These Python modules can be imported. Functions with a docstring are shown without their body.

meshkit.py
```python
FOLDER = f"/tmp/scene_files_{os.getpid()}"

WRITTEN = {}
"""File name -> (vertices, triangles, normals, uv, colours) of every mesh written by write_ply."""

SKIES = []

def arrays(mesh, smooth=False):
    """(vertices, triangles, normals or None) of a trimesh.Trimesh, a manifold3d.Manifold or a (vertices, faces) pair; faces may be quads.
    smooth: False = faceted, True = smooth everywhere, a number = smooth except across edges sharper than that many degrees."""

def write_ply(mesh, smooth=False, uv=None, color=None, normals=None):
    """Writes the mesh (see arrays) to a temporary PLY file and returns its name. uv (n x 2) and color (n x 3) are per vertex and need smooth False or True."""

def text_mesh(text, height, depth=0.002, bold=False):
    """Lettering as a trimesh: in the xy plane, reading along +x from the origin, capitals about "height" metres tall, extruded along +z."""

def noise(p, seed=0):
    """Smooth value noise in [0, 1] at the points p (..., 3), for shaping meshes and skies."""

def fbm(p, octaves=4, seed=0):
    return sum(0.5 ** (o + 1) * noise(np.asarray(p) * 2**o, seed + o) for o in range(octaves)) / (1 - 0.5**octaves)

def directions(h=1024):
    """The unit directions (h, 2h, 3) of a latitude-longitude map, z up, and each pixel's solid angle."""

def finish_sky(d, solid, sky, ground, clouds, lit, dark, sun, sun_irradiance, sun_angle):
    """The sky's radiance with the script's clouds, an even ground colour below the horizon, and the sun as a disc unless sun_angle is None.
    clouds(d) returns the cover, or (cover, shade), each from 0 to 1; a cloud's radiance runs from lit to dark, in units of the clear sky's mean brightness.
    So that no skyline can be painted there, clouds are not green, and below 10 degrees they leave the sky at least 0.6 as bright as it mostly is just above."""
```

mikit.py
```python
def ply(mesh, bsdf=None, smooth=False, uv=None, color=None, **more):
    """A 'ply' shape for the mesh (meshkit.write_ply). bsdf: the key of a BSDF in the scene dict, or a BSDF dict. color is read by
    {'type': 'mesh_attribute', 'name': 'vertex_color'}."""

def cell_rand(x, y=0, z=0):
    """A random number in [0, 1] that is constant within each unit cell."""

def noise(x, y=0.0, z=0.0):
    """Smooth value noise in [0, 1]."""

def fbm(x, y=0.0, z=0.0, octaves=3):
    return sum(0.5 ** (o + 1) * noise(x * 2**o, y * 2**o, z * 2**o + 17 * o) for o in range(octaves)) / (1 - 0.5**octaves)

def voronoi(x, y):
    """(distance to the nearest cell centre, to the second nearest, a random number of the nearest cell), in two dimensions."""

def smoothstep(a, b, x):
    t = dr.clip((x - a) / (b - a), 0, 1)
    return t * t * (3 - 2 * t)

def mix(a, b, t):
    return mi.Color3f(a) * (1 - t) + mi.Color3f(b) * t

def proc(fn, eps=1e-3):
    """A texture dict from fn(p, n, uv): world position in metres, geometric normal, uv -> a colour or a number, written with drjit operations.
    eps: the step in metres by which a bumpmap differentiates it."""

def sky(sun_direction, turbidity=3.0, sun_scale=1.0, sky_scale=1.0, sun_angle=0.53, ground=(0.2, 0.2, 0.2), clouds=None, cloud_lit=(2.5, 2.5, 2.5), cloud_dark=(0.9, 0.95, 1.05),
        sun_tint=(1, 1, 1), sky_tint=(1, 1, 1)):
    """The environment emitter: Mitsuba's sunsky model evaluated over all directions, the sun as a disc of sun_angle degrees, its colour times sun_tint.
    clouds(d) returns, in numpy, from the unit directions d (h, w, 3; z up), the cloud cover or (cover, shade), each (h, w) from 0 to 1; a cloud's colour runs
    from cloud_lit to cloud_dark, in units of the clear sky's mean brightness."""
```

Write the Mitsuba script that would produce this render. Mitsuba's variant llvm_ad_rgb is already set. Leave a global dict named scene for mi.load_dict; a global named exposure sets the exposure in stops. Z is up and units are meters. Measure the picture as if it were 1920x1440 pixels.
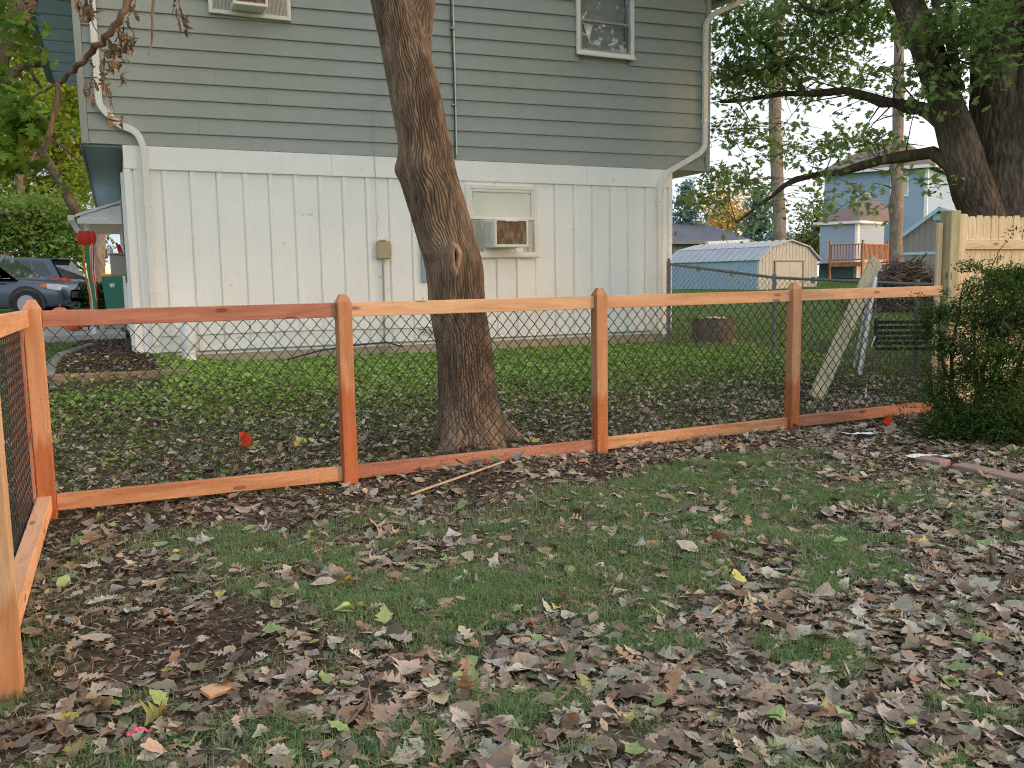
import math, numpy as np, trimesh, mitsuba as mi, drjit as dr, mikit, meshkit
from scipy.interpolate import RBFInterpolator, RegularGridInterpolator
from mikit import proc, noise, fbm, voronoi, smoothstep, mix

scene, labels = {}, {}
rng = np.random.default_rng(11)
T = mi.ScalarTransform4f

# ---------------------------------------------------------------- camera, sky, exposure
# x runs along the house wall to the right, y away from the viewer, z up; metres
YAW, PITCH, ROLL, EYE = math.radians(24.4), math.radians(6.65), math.radians(-0.98), np.array([0, 0, 1.25])
FWD = np.array([math.sin(YAW) * math.cos(PITCH), math.cos(YAW) * math.cos(PITCH), -math.sin(PITCH)])
_r = np.array([math.cos(YAW), -math.sin(YAW), 0])
UP = -_r * math.sin(ROLL) + np.cross(_r, FWD) * math.cos(ROLL)
scene['camera'] = {'type': 'perspective', 'fov': 2 * math.degrees(math.atan(960 / 1620)), 'fov_axis': 'x', 'near_clip': 0.05, 'far_clip': 900.0,
                   'to_world': T().look_at(origin=EYE.tolist(), target=(EYE + FWD).tolist(), up=UP.tolist())}


def cloud_cover(d):
    n = meshkit.fbm(d * np.array([2.0, 2.0, 5.0]), 4, 3)
    low = np.clip(1 - d[..., 2] / 0.35, 0, 1) ** 2     # evening overcast: brighter and warmer round the sunken sun and along the horizon, cool elsewhere
    sunward = d @ (np.array([0.787, -0.686, 0.2]) / 1.063)
    return np.clip(0.95 + 0.2 * (n - 0.5), 0, 1), np.clip(0.70 - 0.60 * sunward - 0.22 * low + 0.25 * (n - 0.5), 0, 1)


scene['sky'] = mikit.sky((0.787, -0.686, 0.17), turbidity=3, sun_scale=0.18, sun_angle=10, sun_tint=(1.0, 0.84, 0.68), clouds=cloud_cover,
                         cloud_lit=(3.7, 3.66, 3.55), cloud_dark=(0.92, 1.12, 1.36), ground=(0.12, 0.12, 0.08))
exposure = 3.58

# ---------------------------------------------------------------- helpers
used = {}


def uniq(name):
    n = used.get(name, 0)
    used[name] = n + 1
    return name if n == 0 else f'{name}_{n:03d}'


def tag(key, label=None, cat=None, group=None, kind=None):
    labels[key] = {k: v for k, v in dict(label=label, category=cat, group=group, kind=kind).items() if v}
    return key


def thing(name, label, cat, group=None):
    return tag(uniq(name), label, cat, group)


class MB:
    """collects vertices, triangles and vertex colours of one mesh"""

    def __init__(self):
        self.v, self.f, self.c, self.n = [], [], [], 0

    def add(self, v, f, c=None):
        v, f = np.asarray(v, float), np.asarray(f, int)
        if f.shape[1] == 4:
            f = np.vstack([f[:, :3], f[:, [0, 2, 3]]])
        self.v.append(v)
        self.f.append(f + self.n)
        self.c.append(np.broadcast_to(np.asarray((.5, .5, .5) if c is None else c, float), v.shape))
        self.n += len(v)
        return self

    def mesh(self, m, M=None, c=None):
        v = np.asarray(m.vertices) if hasattr(m, 'vertices') else m[0]
        f = np.asarray(m.faces) if hasattr(m, 'faces') else m[1]
        return self.add(v if M is None else v @ M[:3, :3].T + M[:3, 3], f, c)

    def box(self, x0, x1, y0, y1, z0, z1, M=None, c=None, b=0):
        m = bevel(x1 - x0, y1 - y0, z1 - z0, b)
        v = m[0] + [(x0 + x1) / 2, (y0 + y1) / 2, (z0 + z1) / 2]
        return self.mesh((v, m[1]), M, c)

    def bar(self, a, b, w, h, bv=0, up=(0, 0, 1), c=None):
        """a bevelled bar from a to b, w wide (sideways), h high (along up)"""
        a, b = np.asarray(a, float), np.asarray(b, float)
        L = np.linalg.norm(b - a)
        x = (b - a) / L
        y = np.cross(up, x)
        y /= np.linalg.norm(y)
        M = np.eye(4)
        M[:3, :3] = np.stack([x, y, np.cross(x, y)], 1)
        M[:3, 3] = (a + b) / 2
        return self.mesh(bevel(L, w, h, bv), M, c)

    def tube(self, pts, rad, sides=6, c=None, caps=True):
        p = np.asarray(pts, float)
        r = np.broadcast_to(np.asarray(rad, float), (len(p),))
        t = np.gradient(p, axis=0)
        t /= np.linalg.norm(t, axis=1, keepdims=True) + 1e-12
        ref = np.array([0, 0, 1.0]) if abs(t[:, 2]).mean() < .8 else np.array([1.0, 0, 0])
        a = np.cross(t, ref)
        a /= np.linalg.norm(a, axis=1, keepdims=True) + 1e-12
        b = np.cross(t, a)
        g = np.arange(sides) * 2 * np.pi / sides + (np.pi / 4 if sides == 4 else 0)
        v = p[:, None] + r[:, None, None] * (np.cos(g)[None, :, None] * a[:, None] + np.sin(g)[None, :, None] * b[:, None])
        i, j = np.meshgrid(np.arange(len(p) - 1), np.arange(sides), indexing='ij')
        q = np.stack([i * sides + j, i * sides + (j + 1) % sides, (i + 1) * sides + (j + 1) % sides, (i + 1) * sides + j], -1).reshape(-1, 4)
        f = np.vstack([q[:, [0, 2, 1]], q[:, [0, 3, 2]]])
        v = v.reshape(-1, 3)
        if caps:
            n = len(v)
            v = np.vstack([v, p[:1], p[-1:]])
            k = np.arange(sides)
            f = np.vstack([f, np.stack([k, k * 0 + n, (k + 1) % sides], 1)[:, [0, 2, 1]], np.stack([k + n - sides, (k + 1) % sides + n - sides, k * 0 + n + 1], 1)[:, [0, 2, 1]]])
        return self.add(v, f, c)

    def get(self):
        return trimesh.Trimesh(np.vstack(self.v), np.vstack(self.f), process=False)

    def put(self, key, mat, smooth=False, color=False, label=None, kind=None):
        key = key if key in labels and key not in scene and '__' not in key else uniq(key)
        scene[key] = mikit.ply(self.get(), mat, smooth=smooth, color=np.vstack(self.c) if color else None)
        if label or kind:
            labels.setdefault(key, {}).update({k: v for k, v in dict(label=label, kind=kind).items() if v})
        return key


BEV = {}


def bevel(sx, sy, sz, b=0):
    """a box, its edges chamfered by b"""
    if b <= 0:
        v = np.array([[x, y, z] for x in (-1, 1) for y in (-1, 1) for z in (-1, 1)]) * [sx / 2, sy / 2, sz / 2]
        return v, np.array([[0, 1, 3], [0, 3, 2], [4, 6, 7], [4, 7, 5], [0, 4, 5], [0, 5, 1], [2, 3, 7], [2, 7, 6], [0, 2, 6], [0, 6, 4], [1, 5, 7], [1, 7, 3]])
    h = np.array([sx, sy, sz]) / 2
    pts = []
    for s in np.ndindex(2, 2, 2):
        s = np.array(s) * 2 - 1
        for k in range(3):
            e = np.full(3, b)
            e[k] = 0
            pts.append(s * (h - e))
    m = trimesh.Trimesh(np.array(pts)).convex_hull
    return np.asarray(m.vertices), np.asarray(m.faces)


def frame(o, deg=0):
    """local axes at o turned by deg about z"""
    M = np.eye(4)
    a = math.radians(deg)
    M[:2, :2] = [[math.cos(a), -math.sin(a)], [math.sin(a), math.cos(a)]]
    M[:3, 3] = o
    return M


def smooth_path(p, n):
    p = np.asarray(p, float)
    from scipy.interpolate import PchipInterpolator
    s = np.r_[0, np.cumsum(np.linalg.norm(np.diff(p, axis=0), axis=1))]
    return PchipInterpolator(s, p)(np.linspace(0, s[-1], n))


def rot(yaw, tilt, roll):
    """stack of rotation matrices: roll about y, tilt about x, then yaw about z"""
    yaw, tilt, roll = np.broadcast_arrays(*[np.atleast_1d(np.asarray(a, float)) for a in (yaw, tilt, roll)])
    o, l = np.zeros_like(yaw), np.ones_like(yaw)
    cy, sy, ct, st, cr, sr = np.cos(yaw), np.sin(yaw), np.cos(tilt), np.sin(tilt), np.cos(roll), np.sin(roll)
    Z = np.stack([cy, -sy, o, sy, cy, o, o, o, l], -1).reshape(-1, 3, 3)
    X = np.stack([l, o, o, o, ct, -st, o, st, ct], -1).reshape(-1, 3, 3)
    Y = np.stack([cr, o, sr, o, l, o, -sr, o, cr], -1).reshape(-1, 3, 3)
    return Z @ X @ Y


def scatter(v, f, pos, R, size):
    """copies of template(s) v ((k,3) or (n,k,3)) at pos; returns vertices (n*k,3), triangles"""
    v = np.broadcast_to(v, (len(pos),) + np.shape(v)[-2:])
    out = np.einsum('nij,nkj->nki', R, v * np.reshape(size, (-1, 1, 1))) + pos[:, None]
    n, k = out.shape[:2]
    return out.reshape(-1, 3), (f[None] + (np.arange(n) * k)[:, None, None]).reshape(-1, 3)


def rep_col(c, k):
    return np.repeat(np.asarray(c), k, axis=0)


# ---------------------------------------------------------------- materials
def two(b):
    return {'type': 'twosided', 'bsdf': b}


def diffuse(c):
    return two({'type': 'diffuse', 'reflectance': c if isinstance(c, dict) else {'type': 'rgb', 'value': list(c)}})


def pri(c, rough=.6, **k):
    return two({'type': 'principled', 'base_color': c if isinstance(c, dict) else {'type': 'rgb', 'value': list(c)}, 'roughness': rough, **k})


VC = {'type': 'mesh_attribute', 'name': 'vertex_color'}


def paint(base, amount=.06, dirt=(.3, .24, .17), spots=0.0, scale=1.0):
    """house paint: slight mottling, streaky weathering and small dirt specks"""
    def fn(p, n, uv):
        m = fbm(p.x * 1.7 * scale, p.y * 1.7 * scale, p.z * 2.3 * scale, 4) - .5
        g = noise(p.x * 160, p.y * 160, p.z * 160) - .5
        streak = fbm((p.x + p.y) * 9, 3.0, p.z * .8, 3) - .5
        c = mi.Color3f(base) * (1 + amount * (1.6 * m + .5 * g + .9 * streak))
        if spots:
            d = smoothstep(.76, .84, fbm(p.x * 14, p.y * 14, p.z * 14, 3)) * smoothstep(.5, .7, noise(p.x * 2.1, p.y, p.z * 2.1 + 9))
            c = mix(c, mi.Color3f(dirt), spots * d)
        return c
    return proc(fn)


def wood(axis, pale, dark, knot=.5, wet=None, seed=0.0):
    """sawn cedar: stretched grain, bands of heartwood, knots; wet: (height, colour) of the soaked foot with an uneven edge"""
    def fn(p, n, uv):
        q = (p.x, p.y, p.z)
        a = q[axis] + seed
        u, v = [q[k] for k in range(3) if k != axis]
        wob = fbm(a * 1.7, u * 9, v * 9 + seed, 3)
        grain = fbm(u * 42 + wob * 8, v * 42 + wob * 6, a * 1.6, 3)
        fine = noise(u * 330, v * 330, a * 9)
        band = fbm(u * 14 + seed, v * 14, a * .9, 3)
        patch = fbm(a * .9 + 7, u * 3 + seed, v * 3, 3)
        c = mix(pale, dark, dr.clip(1.8 * (band - .5) + 2.0 * (grain - .5) + .5 * (fine - .5) + 1.6 * (patch - .5) + .45, -.25, 1.25))
        d, s, w = voronoi(a * 3.1, u * 9 + v * 9 + seed * 3)
        k = smoothstep(.15, .08, d + .05 * (grain - .5)) * dr.select(w > 1 - knot, 1.0, 0.0)
        c = mix(c, mi.Color3f(dark) * .42, .85 * k)
        if wet:
            edge = smoothstep(.05, -.05, p.z - wet[0] - .22 * (fbm((p.x + p.y) * 24, 5.0 + seed, p.z * 2, 3) - .5))
            c = mix(c, c * mi.Color3f(wet[1]), edge)
        return c
    return proc(fn)


def bark(base, light, k=1.0):
    def fn(p, n, uv):
        g = fbm(p.x * 38 * k, p.y * 38 * k, p.z * 7 * k, 4)
        m = fbm(p.x * 2.5, p.y * 2.5, p.z * 1.6, 3)
        return mix(base, light, dr.clip(.2 + 1.6 * (g - .5) + 1.4 * (m - .4), 0, 1))
    return proc(fn)


M = scene
M['white_paint'] = pri(paint((.86, .845, .82), .06, spots=.42), .55)
M['trim_paint'] = pri(paint((.78, .745, .68), .08, spots=.5), .5)
M['gray_siding'] = pri(paint((.315, .336, .305), .10, (.42, .44, .42), .35), .6)
M['soffit_paint'] = pri(paint((.26, .36, .38), .08), .6)
M['foundation'] = diffuse(paint((.47, .385, .285), .22, (.25, .2, .15), .6))
M['concrete'] = diffuse(paint((.42, .41, .39), .18, (.2, .19, .17), .4))
M['dark_trim'] = pri((.05, .06, .06), .5)
M['tan_plastic'] = pri(paint((.43, .34, .20), .1), .5)
M['dull_metal'] = pri(paint((.33, .33, .33), .15), .45, metallic=.4)
M['black_cable'] = pri((.03, .03, .032), .5)
M['glass'] = {'type': 'thindielectric'}
M['pale_blind'] = diffuse((.56, .56, .42))
M['drawn_curtain'] = diffuse((.30, .31, .30))
M['ac_case'] = pri(paint((.66, .65, .6), .1, spots=.4), .45)
M['ac_coil'] = diffuse(proc(lambda p, n, uv: mix((.20, .125, .07), (.34, .25, .16), smoothstep(.35, .75, fbm(p.x * 30, p.y * 30, p.z * 9, 3)))))
M['accordion'] = pri(paint((.58, .53, .46), .1), .5)
M['shingle'] = diffuse(proc(lambda p, n, uv: mix((.08, .075, .075), (.16, .14, .135), fbm(p.x * 5, p.y * 5, p.z * 9, 3))))
M['black_vinyl'] = pri((.022, .024, .024), .5)
M['galvanised'] = pri(paint((.20, .20, .19), .2), .45, metallic=.3)
CED = dict(post=((.55, .285, .15), (.42, .185, .085)), red=((.40, .175, .115), (.28, .10, .06)), pale=((.66, .41, .24), (.53, .30, .165)), pink=((.63, .36, .21), (.50, .25, .13)))
M['cedar_post'] = pri(wood(2, *CED['post'], .04, (.42, (.80, .52, .36))), .6)
M['cedar_post_pale'] = pri(wood(2, (.60, .46, .34), (.46, .31, .19), .15, (.30, (.74, .52, .36)), 5.0), .6)
M['cedar_post_red'] = pri(wood(2, *CED['post'], .06, (.62, (.84, .50, .34)), 9.0), .6)
M['cedar_strip'] = pri(wood(2, *CED['red'], .4, None, 3.0), .6)
M['cedar_rail_red'] = pri(wood(0, *CED['red'], .4, None, 1.0), .6)
M['cedar_rail_pale'] = pri(wood(0, *CED['pale'], .55, None, 4.0), .6)
M['cedar_rail_pink'] = pri(wood(0, *CED['pink'], .6, None, 7.0), .6)
M['cedar_rail_orange'] = pri(wood(0, *CED['post'], .5, None, 11.0), .6)
M['cedar_side'] = pri(wood(1, *CED['pink'], .5, None, 2.0), .6)
M['pine_board'] = pri(wood(2, (.74, .60, .39), (.58, .42, .24), .12, None, 6.0), .65)
M['pine_rail'] = pri(wood(0, (.70, .55, .35), (.56, .40, .23), .12, None, 8.0), .65)
M['pine_green'] = pri(wood(2, (.47, .42, .25), (.34, .29, .16), .3, None, 2.0), .65)
M['trunk_bark'] = diffuse(bark((.115, .082, .058), (.33, .238, .17)))
M['dark_bark'] = diffuse(bark((.072, .058, .047), (.215, .17, .13)))
M['pine_bark'] = diffuse(bark((.20, .15, .12), (.40, .33, .27)))
M['knot_wood'] = diffuse(proc(lambda p, n, uv: mix((.24, .15, .09), (.44, .31, .21), fbm(p.x * 40, p.y * 40, p.z * 16, 3))))
M['leaf'] = {'type': 'principledthin', 'base_color': VC, 'roughness': .5, 'diff_trans': .9, 'spec_trans': 0.0}
M['dry_leaf'] = two({'type': 'principled', 'base_color': VC, 'roughness': .55, 'specular': .4})
M['ground_mat'] = diffuse(VC)
M['vcol'] = diffuse(VC)

# ---------------------------------------------------------------- ground
_gp = np.array([(-6, -4, 0), (0, -4, 0), (8, -4, 0.02), (-4, 2, .02), (0, 2, 0), (4, 1, 0), (8, 1, .05), (-.4, 3, 0), (-.42, 5.35, 0), (1.3, 5.35, .0), (3.1, 5.35, .01), (4.9, 5.35, .03), (6.6, 5.4, .05), (9, 5, .08),
                (3, 3.2, .0), (-3, 6, .05), (1, 7.5, .12), (4, 7.5, .12), (6.2, 7.3, .08), (8, 7.2, .1), (10, 6, .15), (.2, 11, .5), (-.4, 9.0, .38), (-1, 12.5, .46), (1.0, 11, .33), (3, 11, .30), (5.5, 11, .29), (7.5, 11, .29), (9, 10.5, .26), (9.5, 8.8, .17),
                (-2, 17, .45), (-4, 12, .42), (0, 22, .43), (-6, 28, .42), (-2, 40, .45), (4, 20, .45), (13, 15.5, .44), (17, 16, .5), (20, 18, .62), (21, 28, .95), (30, 26, 1.05), (43, 43, 1.25), (25, 36, .9), (55, 40, 1.3), (12, 40, .8), (-20, 20, .4), (25, 5, .4),
                (-20, -10, 0), (20, -10, .1), (-60, 60, .6), (60, 60, 1.4), (60, -20, .8), (-60, -20, .3), (0, 90, 1.2), (60, 10, 1.0), (-40, 0, .2)], float)
_rbf = RBFInterpolator(_gp[:, :2], _gp[:, 2], smoothing=.002, kernel='linear')


def lumps(x, y):
    p = np.stack([x, y, np.zeros_like(x)], -1)
    fall = np.exp(-np.maximum(np.hypot(x - 3, y - 5) - 8, 0) / 8)
    m = .035 * np.exp(-((x - 2.35) / .55) ** 2 - ((y - 5.18) / .16) ** 2) + .05 * np.exp(-(np.hypot(x - 2.35, y - 5.95) / .5) ** 2)   # earth thrown up at the trunk
    return ((meshkit.fbm(p * 1.3, 3, 2) - .5) * .06 + (meshkit.fbm(p * 7, 3, 5) - .5) * .03 + (meshkit.noise(p * 26, 9) - .5) * .014) * fall + m


def ground_z(x, y):
    x, y = np.broadcast_arrays(np.asarray(x, float), np.asarray(y, float))
    c = np.clip(np.stack([x.ravel(), y.ravel()], 1), -80, 100)
    return _rbf(c).reshape(x.shape) + lumps(x, y)


def gz(x, y):
    return float(ground_z(np.array([x]), np.array([y]))[0])


def axis(lo, hi, step, far):
    a = list(np.arange(lo, hi + 1e-6, step))
    s, out = step, []
    for sgn, start in ((-1, lo), (1, hi)):
        s, q, acc = step, start, []
        while abs(q) < far:
            s *= 1.22
            q += sgn * min(s, 12)
            acc.append(q)
        out.append(acc)
    return np.array(out[0][::-1] + a + out[1])


def patchy(x, y, f, seed):
    return meshkit.fbm(np.stack([x * f, y * f, np.full_like(x, seed * 3.7)], -1), 3, seed)


def blob(x, y, cx, cy, rx, ry):
    return np.exp(-((x - cx) / rx) ** 2 - ((y - cy) / ry) ** 2)


def soil_mask(x, y):
    """bare earth: dug along the new fence, worn by the near post, under the tree and the shrub"""
    n = patchy(x, y, 2.6, 4) - .5
    s = np.exp(-((y - 5.12 + .3 * n) / (.42 + .18 * (x < 2.6))) ** 2) * (x > -.6) * 1.1
    s = np.maximum(s, .8 * blob(x, y, -.1, 4.1, .55, .9))
    s = np.maximum(s, .55 * blob(x, y, .3, 2.75, .6, .35))
    s = np.maximum(s, 1.15 * blob(x, y, .12, 3.2, .5, .45))
    s = np.maximum(s, 1.0 * blob(x, y, .15, 4.85, .6, .35))
    s = np.maximum(s, .95 * blob(x, y, 2.4, 6.2, 1.6, .8))
    s = np.maximum(s, 1.1 * blob(x, y, 6.2, 4.5, 1.5, 1.0))
    s = np.maximum(s, 1.0 * blob(x, y, 5.4, 3.9, 1.2, .5))
    s = np.maximum(s, .75 * blob(x, y, 6.5, 6.6, 2.2, 1.0))
    return np.clip(s + 1.3 * n * (s > .12), 0, 1)


def grass_mask(x, y):
    n = patchy(x, y, 1.7, 8)
    g = np.clip((n - .36) * 4.0, 0, 1)
    for a in ((2.1, 3.15, .75, .4), (2.9, 3.35, .6, .3), (1.55, 2.75, .35, .22), (1.0, 3.9, .8, .25), (.8, 4.3, .5, .2), (3.2, 3.9, .8, .25), (1.65, 2.35, .3, .12), (2.6, 2.55, .4, .2)):
        g = np.maximum(g, blob(x, y, *a) * np.clip(.5 + 1.6 * (patchy(x, y, 4, 9) - .3), 0, 1.1))
    g = g * np.clip(2.9 * (patchy(x, y, 6, 77) - .27), 0, 1.2) * np.clip(3.2 * (patchy(x, y, 2.4, 78) - .24), .15, 1)
    return np.clip(g * (1 - soil_mask(x, y)), 0, 1)


gx, gy = axis(-.8, 8.0, .03, 330), axis(1.0, 8.2, .03, 330)
GX, GY = np.meshgrid(gx, gy, indexing='ij')
GZ = ground_z(GX, GY)
_gi = RegularGridInterpolator((gx, gy), GZ, bounds_error=False, fill_value=None)
ground_z = lambda x, y: _gi(np.stack(np.broadcast_arrays(np.asarray(x, float), np.asarray(y, float)), -1))   # from here on: heights read off the finished sheet


def gridded(fn, x0=-3.0, x1=9.0, y0=.8, y1=11.2, step=.025):
    """the same mask, looked up in a fine table"""
    ax, ay = np.arange(x0, x1, step), np.arange(y0, y1, step)
    tab = RegularGridInterpolator((ax, ay), fn(*np.meshgrid(ax, ay, indexing='ij')), bounds_error=False, fill_value=None)
    return lambda x, y: tab(np.stack([np.clip(x, ax[0], ax[-1]), np.clip(y, ay[0], ay[-1])], -1))


iy, ix = len(gy), len(gx)
k = (np.arange(ix - 1)[:, None] * iy + np.arange(iy - 1)[None]).ravel()
gv, gf = np.stack([GX, GY, GZ], -1).reshape(-1, 3), np.vstack([np.stack([k, k + iy, k + iy + 1], 1), np.stack([k, k + iy + 1, k + 1], 1)])
sx, sy = gv[:, 0], gv[:, 1]
near = np.exp(-np.maximum(np.hypot(sx - 3, sy - 5) - 6.2, 0) / 2.0)
fine = rng.random((len(gv), 1)) - .5
soil, grs = soil_mask(sx, sy)[:, None], grass_mask(sx, sy)[:, None]
mott = patchy(sx, sy, 6, 12)[:, None]
thatch = np.array([.095, .090, .062]) * (1 - mott) + np.array([.15, .130, .095]) * mott
earth = np.array([.060, .045, .035]) * (1 - mott) + np.array([.110, .084, .064]) * mott
green = np.array([.055, .085, .03])
gc = thatch * (1 - .6 * grs) + green * .6 * grs
gc = gc * (1 - soil) + earth * soil
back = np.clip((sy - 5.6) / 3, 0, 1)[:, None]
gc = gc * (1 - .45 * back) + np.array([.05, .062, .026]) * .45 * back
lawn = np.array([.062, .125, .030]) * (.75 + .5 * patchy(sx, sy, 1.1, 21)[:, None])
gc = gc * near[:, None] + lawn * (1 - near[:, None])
gc *= 1.0 * (1 + .55 * fine)
soil_mask, grass_mask = gridded(soil_mask), gridded(grass_mask)
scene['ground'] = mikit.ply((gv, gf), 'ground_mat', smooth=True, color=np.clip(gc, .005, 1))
tag('ground', 'trodden lawn of thin grass and bare dark soil rising gently towards the house', kind='structure')

# the raised concrete slab and the drive beyond it, left of the house
dv = MB().box(-9, .05, 15.4, 18.5, -.1, .60, b=.02)
dv.box(-9, .10, 15.15, 15.4, -.1, .575, b=.015)
dv.put('pavement', 'concrete')
tag('pavement', 'pale concrete slab beside the front of the house', kind='structure')
rd = MB()
for i in range(7):
    for j in range(4):
        x0, y0 = -15 + i * 2.2, 18.52 + j * 2.9
        rd.box(x0, x0 + 2.18, y0, y0 + 2.88, .1, .575 - .004 * j, b=.01)
rd.put('driveway', 'concrete')
tag('driveway', 'concrete driveway in slabs with the parked cars', kind='structure')

# ---------------------------------------------------------------- the two-storey house
H = thing('house', 'two-storey house with grey lap siding above white board and batten walls', 'house')
Yw, YB = 11.0, 21.6                                          # end wall, back wall
h = lambda part: H + '__' + part
MB().box(.17, 7.66, Yw + .02, YB, .46, 2.75).put(h('lower_wall'), 'white_paint', label='white board wall of the lower storey')
MB().box(.19, 7.64, Yw + .03, YB - .03, -.3, .5).put(h('foundation'), 'foundation', label='tan concrete foundation strip')
m = MB().box(-.24, 8.33, Yw + 2.6, YB, 2.885, 6.9)
for a, b, c, d in ((-.24, 6.1, 2.885, 6.9), (6.9, 8.33, 2.885, 6.9), (6.1, 6.9, 2.885, 4.465), (6.1, 6.9, 5.785, 6.9)):
    m.box(a, b, Yw + .01, Yw + 2.6, c, d)                     # leaves the recess of a dim room behind the upper right window
m.put(h('upper_wall'), 'gray_siding')
edges = [.17] + [.298 + .3014 * i - .032 for i in range(25) if .298 + .3014 * i < 7.6] + [7.664]
for a, b in zip(edges[:-1], edges[1:]):                      # white boards with an open joint beside each batten
    MB().box(a, b - .011, Yw, Yw + .021, .50, 2.64).put(h('wall_board'), 'white_paint')
for i in range(26):                                          # battens over the joints of the white boards
    x = .298 + .3014 * i
    if x > 7.6:
        break
    dx = rng.normal(0, .004)
    z1, z0 = 2.62, .505
    if 4.34 < x < 5.40:
        z1 = 1.60
    if 4.28 < x < 4.34 or 5.4 < x < 5.46:
        continue
    MB().box(x - .026, x + .026, Yw - .020, Yw - .0005, z0 + rng.uniform(0, .008), z1, b=.003).put(h('batten'), 'white_paint')
for x0, x1 in ((.17, 2.55), (2.552, 6.2), (6.202, 7.66)):
    MB().box(x0, x1, Yw - .034, Yw - .001, 2.622, 2.884, b=.004).put(h('band_board'), 'white_paint')
for x0, x1 in ((.165, .235), (.30, .36), (7.60, 7.665)):
    MB().box(x0, x1, Yw - .03, Yw - .0015, .49, 2.62, b=.004).put(h('corner_board'), 'white_paint')
for x0, x1 in ((.45, 2.5), (2.502, 4.9), (4.902, 7.3)):      # drip strip under the boards
    MB().box(x0, x1, Yw - .012, Yw + .02, .498, .512, b=.003).put(h('drip_strip'), 'dull_metal')


def zrow(k, x):
    """height of the bottom edge of lap k; the old boards are not quite level"""
    if k < 0:
        return 2.888
    t = (x - .7) / 5.8
    return (3.045 + .190 * k) * (1 - t) + (3.088 + .2045 * k) * t


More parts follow.
